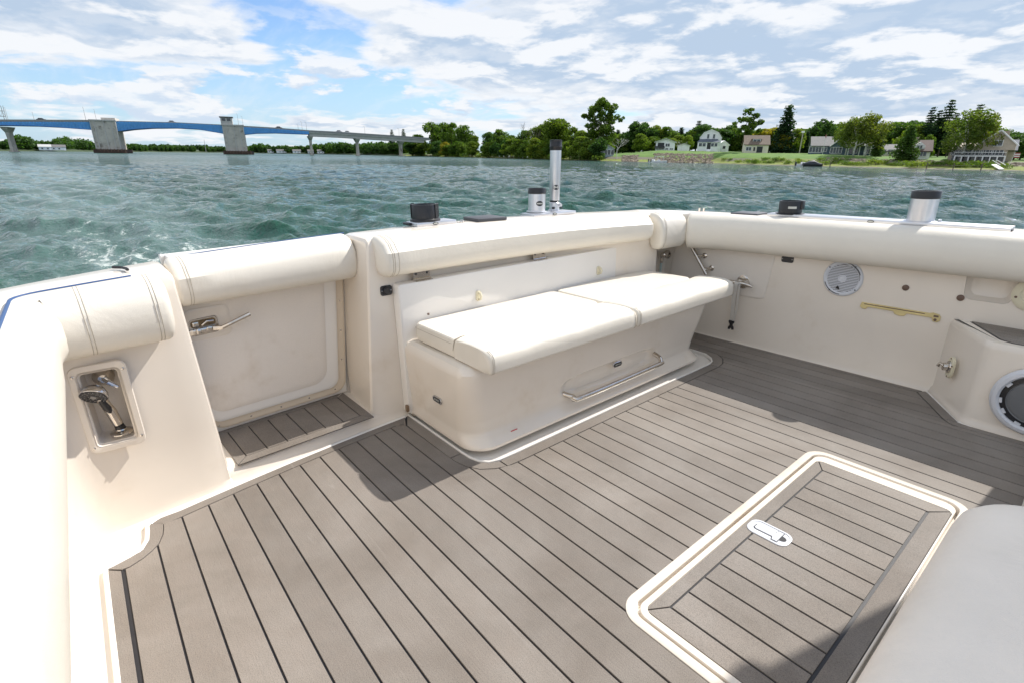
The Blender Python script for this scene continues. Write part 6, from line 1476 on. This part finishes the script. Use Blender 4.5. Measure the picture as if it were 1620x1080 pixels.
allu = [u for u in allu if u <= 680]
ribbon(allu, lambda u: dz(u)-.9, lambda u: dz(u)-1.9, 0, WID, 'road_deck', CONL)
ribbon(allu, lambda u: dz(u), lambda u: dz(u)-1.15, -.25, .15, 'parapet', BRAIL); ribbon(allu, lambda u: dz(u), lambda u: dz(u)-1.15, WID-.15, WID+.25, 'parapet', BRAIL)
def girder(u0, u1, tab, tp=1.1):
    us = [u0+(u1-u0)*i/24 for i in range(25)]
    for y in (-.45, WID+.3):
        gd = ribbon(us, lambda u: dz(u)-tp, lambda u: bz(u, interp(tab, u)), y, y+.3, 'girder', BBLU)
        if y < 0:
            n = max(6, int((u1-u0)/5.2))
            for i in range(1, n):
                u = u0+(u1-u0)*i/n; x = bx(u); zt, zb = dz(u)-tp, bz(u, interp(tab, u)); g = G(); g.box(x-.12,x+.12,y-.25,y,zb,zt); g.obj('stiffener', BBLU, gd, smooth=False)
            g = G(); rows = [[Vector((bx(u),y-.5,bz(u,interp(tab,u))-.12)), Vector((bx(u),y-.5,bz(u,interp(tab,u))+.15)), Vector((bx(u),y+.7,bz(u,interp(tab,u))+.15)), Vector((bx(u),y+.7,bz(u,interp(tab,u))-.12))] for u in us]
            g.grid(rows, closed=True, cap=True); g.obj('flange', mat('bridge_blue_dark',(.05,.17,.42),.5), gd, smooth=False)
girder(-120, 12, [(-120,203),(-60,199),(12,199)], 1.3); girder(-300, -120, [(-300,203),(-210,198),(-120,203)], 1.3); girder(12, 156, [(12,199),(60,200),(100,202),(156,206)], 1.3); girder(193, 359, [(193,208.5),(215,205.5),(245,203.4),(285,203),(320,205),(359,212)], .45); girder(389, 492, [(389,213.5),(410,211.5),(440,211),(492,213)], .9)
def arc_chord(us, tab, name):
    pass
us2 = list(range(492, 682, 12))
for y in (.8, 4.4, 8.2, WID-1.6): ribbon(us2, lambda u: dz(u)-1.85, lambda u: dz(u)-1.9-2.1, y, y+.6, 'concrete_beam', CONL)
def big_pier(u0, u1, vt, house_u=None, name='bascule_pier'):
    x0, x1 = bx(u0), bx(u1); zt = bz((u0+u1)/2, vt); pr = None
    g = G(); g.box(x0,x1,-1.6,WID+1.6,-.5,zt,r=.15,seg=1); pr = g.obj(name, CONC, bridge, smooth=False, label=None)
    for f in (.16,.52,.80):
        x = x0+(x1-x0)*f; g = G(); g.box(x-.28,x+.28,-1.85,-1.6,2.2,zt-.6); g.obj('pilaster', CONL, pr, smooth=False)
    for xx in (x0,x1-.5): g = G(); g.box(xx,xx+.5,-1.9,-1.6,2.0,zt); g.obj('pilaster', CONL, pr, smooth=False)
    g = G(); g.box(x0-.4,x1+.4,-2.1,WID+2,zt-.7,zt+.05); g.obj('cap_slab', CONL, pr, smooth=False)
    g = G(); g.prism([(x0-1.2,-3.6),(x1+2.6,-3.6),(x1+4.2,WID/2),(x1+2.6,WID+3.6),(x0-1.2,WID+3.6),(x0-2.4,WID/2)], -1, 2.3); g.obj('fender', RUST, pr, smooth=False)
    for i in range(10):
        x = x0-1+(x1-x0+3.2)*i/9; g = G(); g.tube([(x,-3.75,-1),(x,-3.75,2.7)],.22,6); g.obj('fender_pile', RUST, pr)
    return pr, x0, x1, zt
pr, x0, x1, zt = big_pier(154, 194, 190.6)
g = G(); g.box(x0+(x1-x0)*.42,x1-.4,1,WID-1,zt+.05,zt+1.4); g.obj('pier_cabin', CONL, pr, smooth=False)
pr, x0, x1, zt = big_pier(358, 391, 198)
bw = (x1-x0)*.52; hh = bz(365,186)-bz(365,198)
g = G(); g.box(x0-.4,x0+bw,-1.4,4.5,zt+.05,zt+hh*.9); ct = g.obj('control_house', CONL, pr, smooth=False)
g = G(); g.box(x0-1.0,x0+bw+.6,-2.0,5.1,zt+hh*.9,zt+hh*.9+.6); g.obj('control_roof', mat('roof_dark',(.10,.085,.08),.8), pr, smooth=False)
for f in (.12,.58): g = G(); g.box(x0-.4+bw*f,x0-.4+bw*(f+.32),-1.48,-1.42,zt+hh*.45,zt+hh*.80); g.obj('window', GLASS, pr, smooth=False)
def slim_pier(u, w_=1.7, vtop=None, vb=None):
    x = bx(u); zt_ = dz(u)-4.0; g = G(); rows = []
    for z, a, b_ in ((-1,.75,3.6),(zt_*.55,.70,3.2),(zt_*.78,.80,3.6),(zt_*.92,1.5,5.4),(zt_,1.9,6.0)):
        rows.append([Vector((x+sx*a*w_/1.7, WID/2+sy*b_, z)) for sx, sy in ((-1,-1),(1,-1),(1,1),(-1,1))])
    g.grid(rows, closed=True, cap=True); g.obj('slim_pier', CONC, bridge, smooth=False)
    g = G(); g.box(x-1.3,x+1.3,2,WID-2,-1,.7); g.obj('pier_footing', RUST if u < 0 else CONC, bridge, smooth=False)
for u in (-300, -120, 16, 494, 568, 637): slim_pier(u)
LG = 'street lamps along the bridge'
for i, (u, hp) in enumerate(((14,20),(22,14),(56,13),(148,20),(156,18),(384,20),(390,18),(476,9),(484,16),(489,14),(584,15),(633,14))):
    x = bx(u); q = BF@Vector((x, .2 if i % 2 else WID-.2, dz(u))); o = thing('street_lamp', 'slim street lamp on the bridge parapet', 'street lamp', tuple(q), group=LG, boat=False)
    H_ = hp*S_*.9; g = G(); g.tube([(0,0,-.6),(0,0,H_)], [.13,.07], 6); g.obj('pole', BRAIL, o); g = G(); g.tube([(0,0,H_),(-.4,0,H_+.3),(-1.6,0,H_+.35)], .06, 5); g.obj('arm', BRAIL, o); g = G(); g.box(-2.2,-1.5,-.15,.15,H_+.25,H_+.42); g.obj('lamp_head', BRAIL, o)
def car(u, col, label, kind='car'):
    x = bx(u); q = BF@Vector((x, 3.2, dz(u)-.9)); o = thing('car', label, 'car', tuple(q), group='cars crossing the bridge', boat=False, rz=math.atan2(BDIR.y,BDIR.x))
    g = G(); g.box(-2.3,2.3,-.9,.9,.55,1.35,r=.2); g.obj('body', col, o); g = G()
    rows = [[Vector((x_, y, z)) for y in (-.75,.75)]+[Vector((x_*1.0, y, z)) for y in (.75,-.75)] for x_, z in ((-1.5,1.3),(-1.0,1.95),(.6,1.95),(1.4,1.3))]
    g.prism([(-1.7,1.3),(1.5,1.3),(.7,2.0),(-1.2,2.0)], -.75, .75, m=Matrix(((1,0,0,0),(0,0,1,0),(0,1,0,0),(0,0,0,1)))); g.obj('cabin', GLASS, o, smooth=False)
    for a in (-1.5,1.5):
        for b in (-.85,.85): g = G(); g.tube([(a,b-.1,.35),(a,b+.1,.35)], .35, 10); g.obj('wheel', BLKR, o)
CW = mat('car_white',(.75,.75,.75),.3); CDk = mat('car_dark',(.06,.05,.05),.3); CG = mat('car_silver',(.4,.4,.42),.3)
car(76, CDk, 'dark car on the bridge left of the first pier'); car(280, CG, 'silver car at the middle of the main span'); car(446, CDk, 'dark car on the bridge right of the second pier'); car(540, CG, 'silver car above the slim piers'); car(553, CW, 'white car near the low end of the bridge')
# lattice gantry at the far left end
p = BF@Vector((bx(2), 3, dz(2))); o = thing('lattice_gantry', 'grey lattice tower and truss at the left frame edge on the bridge', 'gantry', tuple(p), boat=False, rz=math.atan2(BDIR.y,BDIR.x))
for x in (5.0, 6.0):
    g = G(); g.tube([(x,0,-1),(x+.1,0,8)], .15, 5); g.obj('mast', BRAIL, o)
for z in (2.0,5.0): g = G(); g.tube([(-16,0,z+.2),(6,0,z)], .16, 5); g.obj('chord', BRAIL, o)
for i in range(10): g = G(); x = -16+i*2.2; g.tube([(x,0,2.1),(x+1.1,0,5.1),(x+2.2,0,2.1)], .09, 5); g.obj('brace', BRAIL, o)
# radio mast far behind the bridge
p = at(326, 240, 900); o = thing('radio_mast', 'thin radio mast above the far woods right of mid-span', 'mast', (p.x,p.y,1), boat=False)
g = G(); g.tube([(0,0,0),(0,0,hgt(219,234,326,900)+4)], [.5,.2], 5); g.obj('mast_pole', BRAIL, o)
